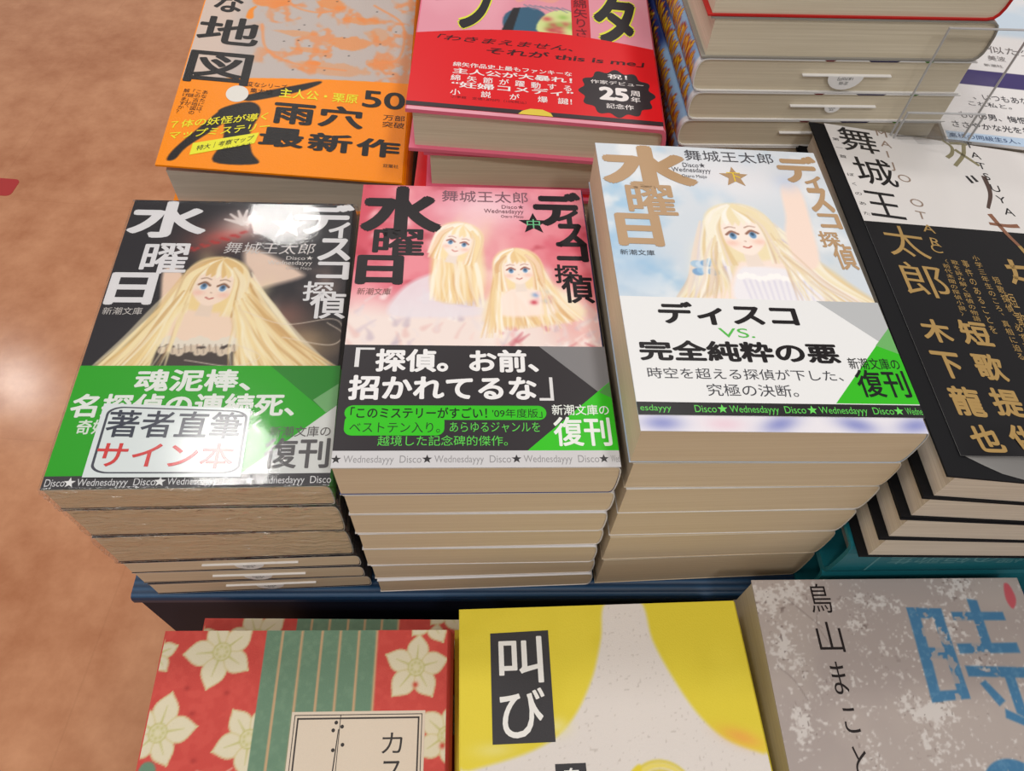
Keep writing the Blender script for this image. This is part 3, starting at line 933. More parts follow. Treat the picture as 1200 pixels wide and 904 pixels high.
# --- volume two: rose cover, charcoal band
x, y, yaw, PL = pile('s2', -234., [-255.8, -273.5, -292.7, -309.8, -329.4, -346.5])
for i in range(7):
    lab = ('paperback with pink picture cover and charcoal and green band, top of the middle pile' if i == 6 else
           'cream edged paperback, %s of the middle pile of seven' % ['lowest', 'second from the bottom', 'third from the bottom', 'the middle one', 'third from the top', 'second from the top'][i])
    dx, dr = [3.2, 2.4, 1.8, 1.4, 1.0, .7, 0][i], [.012, .008, -.004, .006, -.003, .004, 0][i]
    b = Book('paperback_book', lab, 'paperbacks in the middle pile', BW, BH, x + dx, y + [-.6, .3, -.2, .2, -.1, .2, 0][i], yaw + dr, PL[i], PL[i + 1])
    b.pages(M_CREAM, .3, .6, R1)
    if i < 6:
        plain_cover(b, (232, 226, 222), R1)
        obi_plain(b, (226, 224, 226), 0, 55, R1)
        continue
    cv = art_rose()
    mb = MB()
    b.wrap(mb, .3, R1, -b.h / 2, b.h / 2, (38, 62, 128), -.25, cap=(226, 220, 212))
    b.sheet(mb, cv, -.21, 0, 0, b.w - 1.6)
    p = Print(mb, b, 1, -.15)
    K = (26, 18, 22)
    titles(p, K, [('水', (.3, 116.5, 37.4, 151)), ('曜', (7, 104.8, 29.8, 122)), ('日', (1, 88, 21.3, 105.4)), ('デ', (79.8, 126, 103, 149.5)), ('ィ', (90, 125.4, 101, 137)),
                  ('ス', (89.4, 112.3, 103.2, 127.8)), ('コ', (88.7, 103.3, 103.2, 115.6)), ('探', (87, 90.4, 98, 101.6)), ('偵', (89.4, 79, 103.4, 95.4))], .045)
    p.star(79.4, 127.3, 7.2, K, 1.5)
    p.fit('中', 76.3, 124.2, 82.5, 130.2, (110, 196, 140), 0, 0, 3)
    p.fit('舞城王太郎', 37, 141, 77.6, 148.8, (128, 92, 104), -.008, 0, 3)
    p.fit('Disco★', 65, 137, 75.4, 139.8, (120, 80, 92), 0, 0, 3)
    p.fit('Wednesdayyy', 56.7, 133, 75.2, 136.6, (120, 80, 92), 0, 0, 3)
    p.fit('Otaro Maijo', 64.5, 130.4, 75, 132.6, (120, 80, 92), 0, 0, 3)
    p.fit('新潮文庫', 2.4, 82.2, 16.6, 86, (140, 100, 96), 0, .1, 3)
    mb.build('cover', M_GLOSS, b.root)
    mb = MB()
    b.wrap(mb, .2, R1, -b.h / 2, -b.h / 2 + 55.5, (56, 52, 55), 0, cap=(226, 220, 212))
    e = b.w - .9
    p = Print(mb, b, 1, .03)
    BK, GY, GR = (54, 50, 53), (132, 130, 132), (58, 196, 36)
    p.shape([(0, 0), (e, 0), (e, 55.5), (0, 55.5)], BK, 0)
    p.shape([(77.6, 55.5), (e, 55.5), (e, 28.3)], GY, .6)
    p.shape([(70.6, 7), (e, 7), (e, 38)], GR, 1.2)
    p.shape([(e, 38), (e, 30.4), (e - 4.6, 32.9)], (86, 150, 78), 1.5)
    p.shape([(0, 0), (e, 0), (e, 7), (0, 7)], (208, 206, 208), 1.8)
    p.fit('「', 4.6, 44.5, 12, 54, (226, 224, 224), -.01, 0, 3)
    p.fit('探偵。お前、', 12.6, 42.2, 77, 53.6, (240, 238, 238), .035, 0, 3)
    p.fit('招かれてるな', 3.2, 29, 75.6, 40.6, (240, 238, 238), .035, 0, 3)
    p.fit('」', 76.4, 29, 82, 40, (226, 224, 224), -.01, 0, 3)
    p.shape(rrect(2.8, 20.2, 78.6, 26.6, 3.1), GR, 2)
    p.shape(rrect(3.2, 13.4, 40, 22.5, 3.), GR, 2.3)
    p.fit('「このミステリーがすごい！', 5, 20.9, 56, 25.8, (32, 40, 32), .015, 0, 3)
    p.fit("'09年度版」", 58, 21.2, 77, 25.2, (32, 44, 32), 0, 0, 3)
    p.fit('ベストテン入り。', 5.2, 14.6, 38.4, 19.2, (36, 60, 36), 0, 0, 3)
    p.fit('あらゆるジャンルを', 42, 14.8, 75.8, 19.2, (96, 206, 82), 0, 0, 3)
    p.fit('越境した記念碑的傑作。', 15.8, 9, 63.4, 13.4, (96, 206, 82), 0, 0, 3)
    p.fit('新潮文庫の', 80.8, 22.4, 102.8, 27.2, (238, 242, 236), .008, 0, 3)
    p.fit('復刊', 80.8, 8.8, 102.6, 21.6, (238, 242, 236), .02, 0, 3)
    p.fit('Wed', 101.2, 2, 104.4, 5, (148, 146, 148), 0, 0, 2)
    strip_text(p, [-31, 1.6, 34, 66.4, 98.6], 3.5, 3., (148, 146, 148), (56, 54, 56), 1.9)
    mb.build('paper_band', M_GLOSS, b.root)

# --- volume three: pale blue cover, white band
x, y, yaw, PL = pile('s3', -213., [-236, -256.2, -279, -303, -330])
for i in range(6):
    lab = ('paperback with pale blue picture cover and white band, top of its pile beside black books' if i == 5 else
           'cream edged paperback, %s of the pile beside black books' % ['lowest', 'second from the bottom', 'third from the bottom', 'third from the top', 'second from the top'][i])
    dx, dr = [3.0, 2.6, 2.4, 1.8, 1.2, 0][i], [.02, .012, .006, .01, .004, 0][i]
    b = Book('paperback_book', lab, 'paperbacks in the right front pile', BW, BH, x + dx, y + [.4, .2, .5, .2, .3, 0][i], yaw + dr, PL[i], PL[i + 1])
    b.pages(M_CREAM, .3, .6, R1 + .6)
    if i < 5:
        plain_cover(b, (236, 234, 232) if i in (2, 3) else (216, 198, 170), R1 + .6)
        obi_plain(b, (236, 236, 236), 6.2, 60, R1 + .6)
        continue
    cv = art_sky()
    mb = MB()
    b.wrap(mb, .3, R1, -b.h / 2, b.h / 2, (176, 196, 220), -.25, cap=(226, 220, 212))
    b.sheet(mb, cv, -.21, 0, 0, b.w - 1.6)
    p = Print(mb, b, 1, -.15)
    K = (186, 152, 116)
    titles(p, K, [('水', (.8, 121.4, 44, 151)), ('曜', (10, 104.8, 31.4, 124.6)), ('日', (3.2, 87, 22.6, 106.2)), ('デ', (83, 130, 103, 148.6)), ('ィ', (93.6, 126.5, 102, 135)),
                  ('ス', (92.2, 111.2, 103, 127)), ('コ', (93.4, 101.2, 103.2, 110.6)), ('探', (90.4, 90, 99.6, 99.6)), ('偵', (94, 77.5, 103.2, 92.3))], .045)
    p.star(61.2, 132, 7, K, 1.5)
    p.fit('下', 58, 129, 64.4, 135, (240, 206, 60), 0, 0, 3)
    p.fit('舞城王太郎', 40.6, 142, 82.4, 149.4, (84, 84, 90), -.006, 0, 3)
    p.fit('Disco★', 38.6, 137.4, 49, 140.8, (80, 80, 88), 0, 0, 3)
    p.fit('Wednesdayyy', 33, 133.2, 51, 137, (90, 90, 98), 0, 0, 3)
    p.fit('Otaro Maijo', 37, 129.8, 48.4, 132.4, (90, 90, 98), 0, 0, 3)
    p.fit('新潮文庫', 3.2, 82, 17.4, 85, (70, 72, 80), 0, 0, 3)
    mb.build('cover', M_GLOSS, b.root)
    mb = MB()
    b.wrap(mb, .2, R1, -b.h / 2 + 6.3, -b.h / 2 + 60, (232, 232, 232), 0)
    e = b.w - .9
    p = Print(mb, b, 1, .03)
    GR = (56, 190, 34)
    p.shape([(0, 6.3), (e, 6.3), (e, 60), (0, 60)], (236, 236, 236), 0)
    p.shape([(79, 60), (e, 60), (e, 34.5)], (188, 190, 192), .6)
    p.shape([(73, 12), (e, 12), (e, 47)], GR, 1.2)
    p.shape([(e, 47), (e, 34.6), (e - 8, 38.4)], (112, 180, 104), 1.5)
    p.shape([(0, 6.3), (e, 6.3), (e, 11.6), (0, 11.6)], (40, 38, 40), 1.8)
    p.fit('ディスコ', 14, 46.6, 69.2, 57.8, (30, 26, 28), .035, 0, 3)
    p.fit('VS.', 36, 40.8, 49.8, 45.2, (88, 190, 78), 0, 0, 3)
    p.fit('完全純粋の悪', 4, 29.4, 80.6, 39, (30, 26, 28), .035, 0, 3)
    p.fit('時空を超える探偵が下した、', 5.8, 21.6, 79, 26.4, (66, 66, 72), -.004, 0, 3)
    p.fit('究極の決断。', 26.4, 14.4, 60, 19.6, (66, 66, 72), -.004, 0, 3)
    p.fit('新潮文庫の', 83, 27.2, 103, 32.4, (30, 34, 32), .004, 0, 3)
    p.fit('復刊', 83.6, 14.8, 103.2, 27, (26, 30, 28), .015, 0, 3)
    p.fit('Wedne', 98.2, 7.55, 104.4, 10.45, (96, 206, 84), 0, 0, 2)
    strip_text(p, [-2.2, 30.4, 63.2, 95.6], 9., 2.9, (96, 206, 84), (110, 220, 96), 1.9)
    p.fit('esdayyy', 1, 7.2, 12, 10.4, (96, 206, 84), 0, 0, 3)
    mb.build('paper_band', M_GLOSS, b.root)

# ------------------------------------------------------------------ hardcover helper
def hard(b, board_col, page_mat, over=(3, 1.2, 1.2), th=2.0, R=4.5, m=None, name='cover', cv=None, sheet_to=None, top_d=0.):
    """boards with overhang (free side, front, back) round an inset page block"""
    b.pages(page_mat, 0, th, R, over[0], over[1], over[2], top_d)
    mb = MB()
    b.wrap(mb, th, R, -b.h / 2, b.h / 2, board_col, -.05)
    if cv: b.sheet(mb, cv, .0, 0, .3, sheet_to or b.w - R * .6)
    return mb, (lambda: mb.build(name, m or M_MATTE, b.root))

def offset_pose(key, k, du, dv):
    """scale a pose about the camera and shift its centre inside its own plane"""
    x, y, z, yaw, rx, ry = POSE[key]
    pl = pose_plane(x * k, y * k, z * k, yaw, rx, ry)
    X = x * k + math.cos(yaw) * du - math.sin(yaw) * dv
    Y = y * k + math.sin(yaw) * du + math.cos(yaw) * dv
    return X, Y, yaw, pl

# ------------------------------------------------------------------ black hardcovers on teal books at the right
KS = 1.07
KW, KH = 128 * KS, 188 * KS
kx, ky, kyaw, ktop = offset_pose('kata', KS, -4, -4.4)
TEAL_T = CAMZ - 297.5
tealtop = flat(TEAL_T)
ty = math.radians(5)
for i in range(2):
    b = Book('hardcover_book', ['teal hardcover lying spine forward on the blue table, under another teal book', 'teal hardcover with pale lettering on its spine, directly under the black hardcovers'][i],
             'teal hardcovers under the black ones', 205, 150, 157 + 102.5 * math.cos(ty) - 75 * math.sin(ty) - 3, 130 + 102.5 * math.sin(ty) + 75 * math.cos(ty), ty,
             flat(DECK + (TEAL_T - DECK) / 2 * i), flat(DECK + (TEAL_T - DECK) / 2 * (i + 1)))
    mb = MB()
    # the spine faces the front: profile in y, run along x
    n, T, Rr, th = 9, b.T, 4., 2.
    O, I = [], []
    for k in range(n + 1):
        a = math.pi / 2 - math.pi * k / n
        c, q = max(math.cos(a), 0) ** .6, math.copysign(abs(math.sin(a)) ** .6, math.sin(a))
        O.append((-b.h / 2 + Rr - Rr * c, .5 + .5 * q, -.05 * q))
        I.append((-b.h / 2 + Rr - (Rr - th) * c, .5 + .5 * q, -th * q))
    O = [(b.h / 2, 1, -.05)] + O + [(b.h / 2, 0, .05)]
    I = [(b.h / 2, 1, -th)] + I + [(b.h / 2, 0, th)]
    P = O + I[::-1]
    yy, tt, dd = [np.array(q) for q in zip(*P)]
    N_ = len(P)
    mb.add(np.concatenate([b.map(-b.w / 2, yy, tt, dd), b.map(b.w / 2, yy, tt, dd)]), [list(range(N_))[::-1], list(range(N_, 2 * N_))] + [[j, (j + 1) % N_, N_ + (j + 1) % N_, N_ + j] for j in range(N_)], (30, 112, 124))
    if i == 1:
        v, f = glyphs('驚愕の短歌集')
        a, c = v.min(0), v.max(0)
        w = (v - a) / np.maximum(c - a, 1e-6)
        px, pt = -b.w / 2 + 100 - w[:, 0] * 78, .80 - w[:, 1] * .36
        mb.add(np.stack([b.map(q, -b.h / 2 - .06, r_, 0) for q, r_ in zip(px, pt)]), f, (92, 150, 156))
        for X0, X1, t0, t1 in [(16, 110, .87, .9), (16, 17, .2, .9)]:
            mb.add(np.stack([b.map(-b.w / 2 + X, -b.h / 2 - .06, t, 0) for X, t in [(X0, t0), (X1, t0), (X1, t1), (X0, t1)]]), [[0, 1, 2, 3]], (92, 150, 156))
    mb.build('cover', M_GLOSS, b.root)
    mb = MB()
    P = [(b.h / 2 - 3, 1, -th - .05)] + [(yv + .1, t_, d_) for yv, t_, d_ in I[1:-1]] + [(b.h / 2 - 3, 0, th + .05)]
    yy, tt, dd = [np.array(q) for q in zip(*P)]
    N_ = len(P)
    mb.add(np.concatenate([b.map(-b.w / 2 + 14, yy, tt, dd), b.map(b.w / 2 - 3, yy, tt, dd)]), [list(range(N_))[::-1], list(range(N_, 2 * N_))] + [[j, (j + 1) % N_, N_ + (j + 1) % N_, N_ + j] for j in range(N_)])
    mb.build('page_block', M_WHITE, b.root)

fr = [0., .27, .53, .765, 1.]     # fractions between the teal book and the top board (front left corner)
for i in range(4):
    lab = ['black hardcover with pale pages, lowest of four, lying on the teal book', 'black hardcover with pale pages, second from the bottom of the black books',
           'black hardcover with pale pages, just under the top black book', 'black hardcover with half white, half black jacket, gold lettering, top of its pile'][i]
    b = Book('hardcover_book', lab, 'black hardcovers at the right', KW + 8, KH + 8.8, kx + [-1.2, -.8, -.4, 0][i], ky + [.5, .2, .4, 0][i], kyaw + [.02, .012, .006, 0][i], tealtop.lerp(ktop, fr[i]), tealtop.lerp(ktop, fr[i + 1]))
    mb, fin = hard(b, (22, 22, 25), M_WHITE, (4.2, .7, 2), .9, 5, M_BLACK)
    fin()
    if i < 3: continue
    # loose jacket sheet lying on the top board, its front edge lifting
    k = KS
    U0, V0 = 8., 8.8
    cv = Canvas(KW, KH, 1.2, (24, 23, 26))
    def bend(u, v): return 4.2 * np.clip(1 - v / 16, 0, 1) ** 2 * smooth(u, -4, 34)
    class Sheet:
        def top(s, u, v, d):
            u, v = np.asarray(u, float), np.asarray(v, float)
            return b.map(u + U0 - b.w / 2, v + V0 - b.h / 2, 1., d + .25 + bend(u, v))
    sh = Sheet()
    mb = MB()
    nv, nu = cv.U.shape
    uu, vv = cv.U.ravel(), cv.V.ravel()
    top_, bot_ = sh.top(uu, vv, .15), sh.top(uu, vv, 0.)
    idx = np.arange(nv * nu).reshape(nv, nu)
    f = np.stack([idx[:-1, :-1], idx[:-1, 1:], idx[1:, 1:], idx[1:, :-1]], -1).reshape(-1, 4)
    mb.add(top_, f, cv.C.reshape(-1, 3), 0, True)
    mb.add(bot_, f[:, ::-1], (214, 212, 210), 0, True)
    for e_ in (idx[0], idx[-1][::-1], idx[:, 0][::-1], idx[:, -1]):
        a = np.concatenate([bot_[e_], top_[e_]])
        q = len(e_)
        mb.add(a, [[j, j + 1, q + j + 1, q + j] for j in range(q - 1)], (190, 188, 186))
    p = Print(mb, sh, 1, .22)
    p.shape([(0, 117.2 * k), (KW, 127.1 * k), (KW, KH), (0, KH)], (226, 222, 220), -1)
    INK, AU = (34, 32, 34), (170, 138, 84)
    def F(ch, u0, v0, u1, v1, col, bold=0., layer=1): p.fit(ch, u0 * k, v0 * k, u1 * k, v1 * k, col, bold, 0, layer)
    F('舞', 5, 168, 24, 187, INK, .005); F('城', 6.2, 144, 26, 164, INK, .005); F('王', 5, 121.5, 21.5, 138.6, INK, .005)
    F('太', 6.4, 97.4, 25, 116.6, AU); F('郎', 6.6, 74.6, 26, 94, AU)
    p.column('第一首 ぼくのあた', 2.8 * k, 179 * k, 119 * k, 3.4 * k, INK, 0, 1, 0, .36)
    F('木', 5.4, 50.6, 17.8, 62.4, AU, .03); F('下', 4.6, 33.4, 16, 46, AU, .03); F('龍', 5.2, 17, 17.5, 30, AU, .03); F('也', 6.4, 1.6, 17.6, 13.6, AU, .03)
    F('短', 22, 51.4, 34.6, 64, AU, .03); F('歌', 21.4, 34.6, 33.6, 47.4, AU, .03); F('提', 21.6, 18.6, 34, 31, AU, .03); F('供', 21.6, 2.6, 34, 15, AU, .03)
    for j, ch in enumerate('MAIJO・OTAR'):
        if ch != '・':
            p.cell(ch, (30.4 + .15 * j) * k, (186.4 - 8.6 * j) * k, 7.6 * k, 7. * k, (150, 130, 116) if 186.4 - 8.6 * j > 119 else AU, -.012, 1, -.1)
    p.cell('C', 30.4 * k, 105 * k, 7 * k, 7 * k, AU, -.01)
    for j, ch in enumerate('TATSUYA'): p.cell(ch, 78.6 * k, (188 - 8.4 * j) * k, 7 * k, 7 * k, INK, -.005, 1, -.1)
    # brush drawn strokes of the large hand lettering
    def br(pts, r0, r1, col):
        P = spline([(q[0] * k, q[1] * k) for q in pts], 6)
        t = np.gradient(P, axis=0)
        nrm = np.stack([-t[:, 1], t[:, 0]], 1) / np.linalg.norm(t, axis=1, keepdims=True)
        r = np.linspace(r0, r1, len(P))[:, None] * k
        m_ = len(P)
        p.put(np.concatenate([P + nrm * r, P - nrm * r]), [[j, m_ + j, m_ + j + 1, j + 1] for j in range(m_ - 1)], col, 1)
    B1, B2, B3 = (140, 132, 100), (84, 64, 58), (140, 96, 74)
    br([(62.5, 189), (66, 184), (64, 178), (60, 174)], .8, 1.1, B1); br([(66, 187), (72, 188), (76, 188)], 1., 1., B1); br([(74, 187.5), (70, 178), (62, 168)], 1.1, 1., B1); br([(67, 182), (72, 176), (76, 171)], 1.1, .9, B1)
    br([(65, 161), (66.5, 156)], .7, .9, INK); br([(68, 162), (69.5, 157.5)], .7, .9, INK); br([(75, 163), (73, 150), (67, 138)], 1.4, .8, B2)
    br([(63, 127), (72, 127), (78, 128)], .9, 1.3, B3); br([(66, 134), (69, 122), (72, 114)], 1.3, .9, B3); br([(72, 114), (74, 107)], 1.0, 1.2, AU)
    br([(59, 99), (64, 99.5), (70, 100)], 1.2, 1., AU); br([(63, 104), (62, 95), (58.6, 89)], 1.2, .9, AU); br([(60, 93), (66, 92)], 1.1, 1., AU)
    txt = ['〈前代未聞の探偵小説〉', '歌を詠み解く探偵の物語', '事件のあることを', '小学三年生のころ、真相に迫る', '短歌探偵、必ず現れる']
    for j, (u, a, c_) in enumerate([(30.4, 99, 66), (35, 99, 64), (40, 100, 58), (46.4, 104, 46), (51, 92, 40)]):
        p.column(txt[j], u * k, a * k, c_ * k, 3. * k, AU, -.01, 1, -3 * k, .9)
    F('短', 50.8, 74.6, 55, 82.6, AU); F('歌', 50.6, 64, 55, 72, AU)
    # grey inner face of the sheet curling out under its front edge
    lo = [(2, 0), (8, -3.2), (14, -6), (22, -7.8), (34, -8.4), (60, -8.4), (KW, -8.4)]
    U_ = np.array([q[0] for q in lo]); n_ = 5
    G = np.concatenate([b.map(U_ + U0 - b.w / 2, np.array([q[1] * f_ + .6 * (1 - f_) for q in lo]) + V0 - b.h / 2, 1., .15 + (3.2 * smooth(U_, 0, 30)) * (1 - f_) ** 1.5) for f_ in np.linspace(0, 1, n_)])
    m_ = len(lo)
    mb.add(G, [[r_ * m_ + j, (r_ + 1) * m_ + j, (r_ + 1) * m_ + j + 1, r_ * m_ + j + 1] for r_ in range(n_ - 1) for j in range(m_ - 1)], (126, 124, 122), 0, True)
    mb.build('dust_jacket', M_GLOSS, b.root)

# ------------------------------------------------------------------ orange banded hardcovers, back left
CW, CH = 128, 188
x, y, z, yaw, rx, ry = POSE['chizu']
ctop = pose_plane(x, y, z, yaw, rx, ry)
for i in range(4):
    lab = 'grey edged hardcover in the back left pile, covered by the copy with the orange band' if i < 3 else 'silver and orange hardcover with black lettering and orange band, top of back left pile'
    b = Book('hardcover_book', lab, 'orange banded hardcovers', CW, CH, x, y, yaw, BASE.lerp(ctop, i / 4), BASE.lerp(ctop, (i + 1) / 4))
    if i < 3:
        mb, fin = hard(b, (150, 146, 140), M_GREY, (2.5, 2, 2), 1.8, 4.5, M_LEATHER)
        fin()
        continue
    cv = Canvas(CW, CH, .6, (190, 178, 172), 0)
    Vb = 65.5 + cv.U * .095 + 2.2 * np.sin(cv.U / CW * 3.14)
    mp = smooth(cv.noise(22, 5, 4), .52, .6) * smooth(-np.abs(cv.noise(9, 15, 3) - .5), -.2, -.04)
    cv.field(mp * smooth(cv.U, 26, 46), (226, 140, 84), .75)
    for u, v, ru, rv, a in [(39, 141, 14, 7, .8), (74, 143, 11, 7, .7), (94, 130, 13, 4, .6), (56, 113, 14, 3.4, .45), (88, 108, 16, 7, .65), (66, 99, 13, 3, .5), (70, 88, 5, 2.6, .8), (108, 92, 9, 6, .5), (80, 84, 26, 7, .4), (104, 118, 9, 9, .35)]:
        cv.mix((slice(None), slice(None)), smooth(np.exp(-((cv.U - u) / ru) ** 2 - ((cv.V - v) / rv) ** 2) + .5 * (cv.noise(5, int(u * 7), 3) - .5), .42, .62) * a, (236, 136, 62))
    for q in [[(36, 118), (42, 96), (60, 86), (88, 84)], [(100, 146), (118, 130), (118, 100), (104, 92)], [(46, 150), (52, 138), (66, 134), (78, 138)]]:
        cv.stroke(q, .9, .7, (232, 144, 84), .7, .5, 14)
    cv.field(smooth(-cv.U, -30, -14) * (cv.V > Vb), (226, 196, 176), .5)
    cv.stroke([(28, 124), (28, 130), (30, 134)], 2.2, .6, (240, 140, 40), 1, .5)
    for q in range(16):
        cv.ell(random.Random(q).uniform(40, 118), random.Random(q + 40).uniform(78, 148), .55, .4, (60, 56, 56))
    cv.field(smooth(Vb - cv.V, -.3, .3), (250, 142, 4))
    K = (32, 28, 28)
    # plain dark robed shape with a blank pale disc above it
    cv.poly([(28, 5), (30, 20), (28, 36), (24, 43), (34, 50), (42, 51), (46, 44), (43, 28), (46, 14), (50, 6)], K, .4, 1, 5)
    cv.poly([(26, 44), (16, 28), (7, 12), (5, 4), (9, 5), (13, 14), (24, 28), (32, 40)], K, .4, 1, 4)
    cv.poly([(38, 52), (54, 58), (66, 64), (75, 71), (74, 73), (62, 68), (48, 62), (36, 56)], K, .4, 1, 4)
    mb, fin = hard(b, (250, 142, 4), M_GREY, (3, 2.6, 2), 1.0, 4.5, M_LEATHER, cv=cv, top_d=4.6)
    p = Print(mb, b, 1, .1)
    p.shape([(31.6 + 6. * math.cos(a), 57 + 6.6 * math.sin(a)) for a in np.linspace(0, 6.28, 24, endpoint=False)], (226, 222, 214), 1)
    p.fit('な', 6, 126, 22.6, 142, K, .03, 0, 1); p.fit('地', 1.2, 97, 36, 121.6, K, .02, 0, 1); p.fit('図', 1, 63.4, 36, 90, K, .02, 0, 1)
    p.fit('『変なシリーズ』', 34, 63.6, 59, 67.6, K, 0, 0, 2); p.fit('集大成', 38, 58.8, 50, 62.6, K, 0, 0, 2)
    for t_, u in (('あなたには、', 14.8), ('この古地図の', 11.4), ('「謎」が、', 8), ('解けますか？', 5)): p.column(t_, u, 57.6, 57.6 - 3.3 * len(t_), 3., (60, 36, 20), 0, 2, -1)
    YL = (236, 226, 40)
    p.fit('主人公・栗原', 54, 57, 97, 64.6, YL, .015, 0, 2)
    p.fit('雨', 52.6, 36.6, 75, 53, K, .035, 0, 2); p.fit('穴', 77, 37, 101.6, 54, K, .035, 0, 2)
    for j, ch in enumerate('最新作'): p.fit(ch, 48 + 25.6 * j, 19 - j * .8, 71.6 + 25.6 * j, 33.4 - j * 1.2, K, .035, 0, 2)
    p.fit('50', 99.6, 55, 123.4, 69, K, .02, 0, 2)
    p.fit('万部', 112, 46, 124, 50.4, K, 0, 0, 2); p.fit('突破', 112, 40.4, 124, 45, K, 0, 0, 2)
    p.quad('７体の妖怪が導く', [(2, 26), (50, 38.4), (50.6, 44.6), (2, 32)], YL, .012, 2)
    p.quad('マップミステリー', [(2.4, 18), (52, 31), (52.8, 37.4), (3, 24)], YL, .012, 2)
    p.shape([(15.4, 8.4), (46.4, 20.4), (47.6, 28.6), (15.6, 17)], (232, 230, 50), 2.4)
    p.quad('特大｜考察マップ', [(18, 11.4), (45, 22), (45.6, 26.6), (18.2, 15.6)], K, .01, 3)
    p.quad('付いてます', [(31, 13), (45, 18.8), (45, 21), (31, 15.4)], K, 0, 3)
    p.fit('双葉社', 114.4, 10.2, 122.6, 12.8, K, 0, 0, 2)
    fin()

# ------------------------------------------------------------------ pink and red hardcovers, back middle
x, y, z, yaw, rx, ry = POSE['red']
rtop = pose_plane(x, y, z, yaw, rx, ry)
for i in range(6):
    lab = ('pink hardcover with broad red band and white lettering, top of the back middle pile' if i == 5 else
           'pink hardcover directly under the top red banded copy in the back middle pile' if i == 4 else 'pink hardcover low in the back middle pile, hidden behind the front paperbacks')
    b = Book('hardcover_book', lab, 'red banded pink hardcovers', 128, 188, x + [0, .5, 0, .6, 2.4, 0][i], y + (3.5 if i == 4 else 0), yaw + (.05 if i == 4 else 0), BASE.lerp(rtop, i / 6), BASE.lerp(rtop, (i + 1) / 6))
    if i < 5:
        mb, fin = hard(b, (226, 100, 128), M_IVORY, (3, 2.6, 2), 1.9, 4.5, M_GLOSS)
        fin()
        mb = MB(); b.wrap(mb, .25, 4.5, -b.h / 2 + 2.6, -b.h / 2 + 66, (214, 40, 46), .03)
        mb.build('paper_band', M_GLOSS, b.root)
        continue
    cv = Canvas(128, 188, .7, (226, 150, 166), 0)
    cv.field(smooth(cv.noise(30, 3, 2), .4, .7), (236, 170, 184), .6)
    K, YE = (44, 42, 46), (226, 226, 70)
    cv.poly([(8, 90), (8, 120), (18, 120), (38, 103), (36, 100)], (206, 132, 150), .6)
    for q in [[(6, 96), (20, 104), (30, 100)], [(10, 104), (16, 98), (26, 99)]]: cv.stroke(q, .35, .2, (120, 60, 80), .8)
    cv.poly([(47, 69), (46, 84), (58, 92), (68, 86), (66, 68)], (58, 96, 122), .5, 1, 4)
    cv.poly([(64, 70), (66, 84), (76, 92), (88, 88), (86, 68)], (214, 224, 150), .5, 1, 4)
    for q in range(14): cv.blob(66 + 20 * random.Random(q).random(), 70 + 16 * random.Random(q + 5).random(), 2, 1.6, (206, 70, 84) if q % 2 else (150, 190, 90), .8)
    cv.poly([(52, 96), (60, 100), (72, 98), (76, 108), (50, 110)], (232, 160, 150), .5, 1, 4)
    for q in range(8): cv.stroke([(56 + q * 3, 94), (62 + q * 3, 90 + (q % 3))], .5, .3, (120, 130, 150), .9)
    cv.poly([(44, 68), (50, 90), (54, 91), (50, 68)], K, .3)
    mb, fin = hard(b, (226, 110, 136), M_IVORY, (3, 2.6, 2), 1.9, 4.5, M_GLOSS, cv=cv)
    p = Print(mb, b, 1, .08)
    for t_, bx in (('プ', (19, 67, 42, 112)), ('タ', (94, 65, 118, 112))):
        p.fit(t_, bx[0] - .8, bx[1] - .8, bx[2] + .8, bx[3] + .8, YE, .075, 0, 1)
        p.fit(t_, *bx, K, .045, 0, 2)
    p.shape([(82, 66), (92, 66), (92, 128), (82, 128)], (206, 42, 52), .6)
    p.column('綿矢りさ', 87, 104, 68, 7, (110, 24, 36), .01, 2)
    fin()
    mb = MB()
    RD = (222, 24, 32)
    cvb = Canvas(128, 70, .7, RD, 2.5)
    b.wrap(mb, .25, 4.5, -b.h / 2 + 2.6, -b.h / 2 + 60, RD, .1)
    p = Print(mb, b, 1, .14)
    e = 125.4
    arc = [(u, 60 + 9.4 * math.sin(math.pi * min(u / e, 1)) * .9 + 3.4 * u / e) for u in np.linspace(0, e, 24)]
    p.shape([(0, 5.6), (e, 5.6)] + arc[::-1], RD, 3.2)
    p.shape([(0, 2.6), (e, 2.6), (e, 5.7), (0, 5.7)], (58, 44, 48), 3.6)
    p.shape([(54, 2.7), (56, 5.2), (60, 7.2), (66, 7.2), (70, 5), (71, 2.7)], (226, 200, 70), 4)
    p.fit('「わきまえません、', 11, 55.6, 82, 60.4, (64, 22, 28), .012, .25, 5)
    p.fit('それが this is me」', 37, 47.4, 119.6, 53, (64, 22, 28), .02, .1, 5)
    WH = (240, 232, 230)
    p.fit('綿矢作品史上最もファンキーな', 20.6, 34.8, 81, 38.4, WH, .012, 0, 5)
    p.fit('主人公が大暴れ！', 20.8, 29.2, 81, 33.6, WH, .02, 0, 5)
    for j, ch in enumerate('綿矢節が躍動する'): p.cell(ch, 22.6 + 8. * j, 25.8 - .1 * j, 4.6, 4.6, WH, .012, 5)
    p.fit('“妊婦コメディ”', 20.8, 18.6, 81.4, 23.2, WH, .02, 0, 5)
    for j, ch in enumerate('小説が爆誕！！'): p.cell(ch, [23, 38, 52, 66, 76, 79.6, 81.4][j], 14.8, 4.6, 4.6, WH, .012, 5)
    p.fit('小学館　定価1,870円（10%税込）', 21, 10.2, 58, 12.2, (96, 22, 28), 0, 0, 5)
    p.shape([(103.6 + (18.4 + 1.3 * math.cos(12 * a)) * math.cos(a), 24.6 + (17.4 + 1.3 * math.cos(12 * a)) * math.sin(a)) for a in np.linspace(0, 2 * math.pi, 96, endpoint=False)], (50, 42, 46), 4.4)
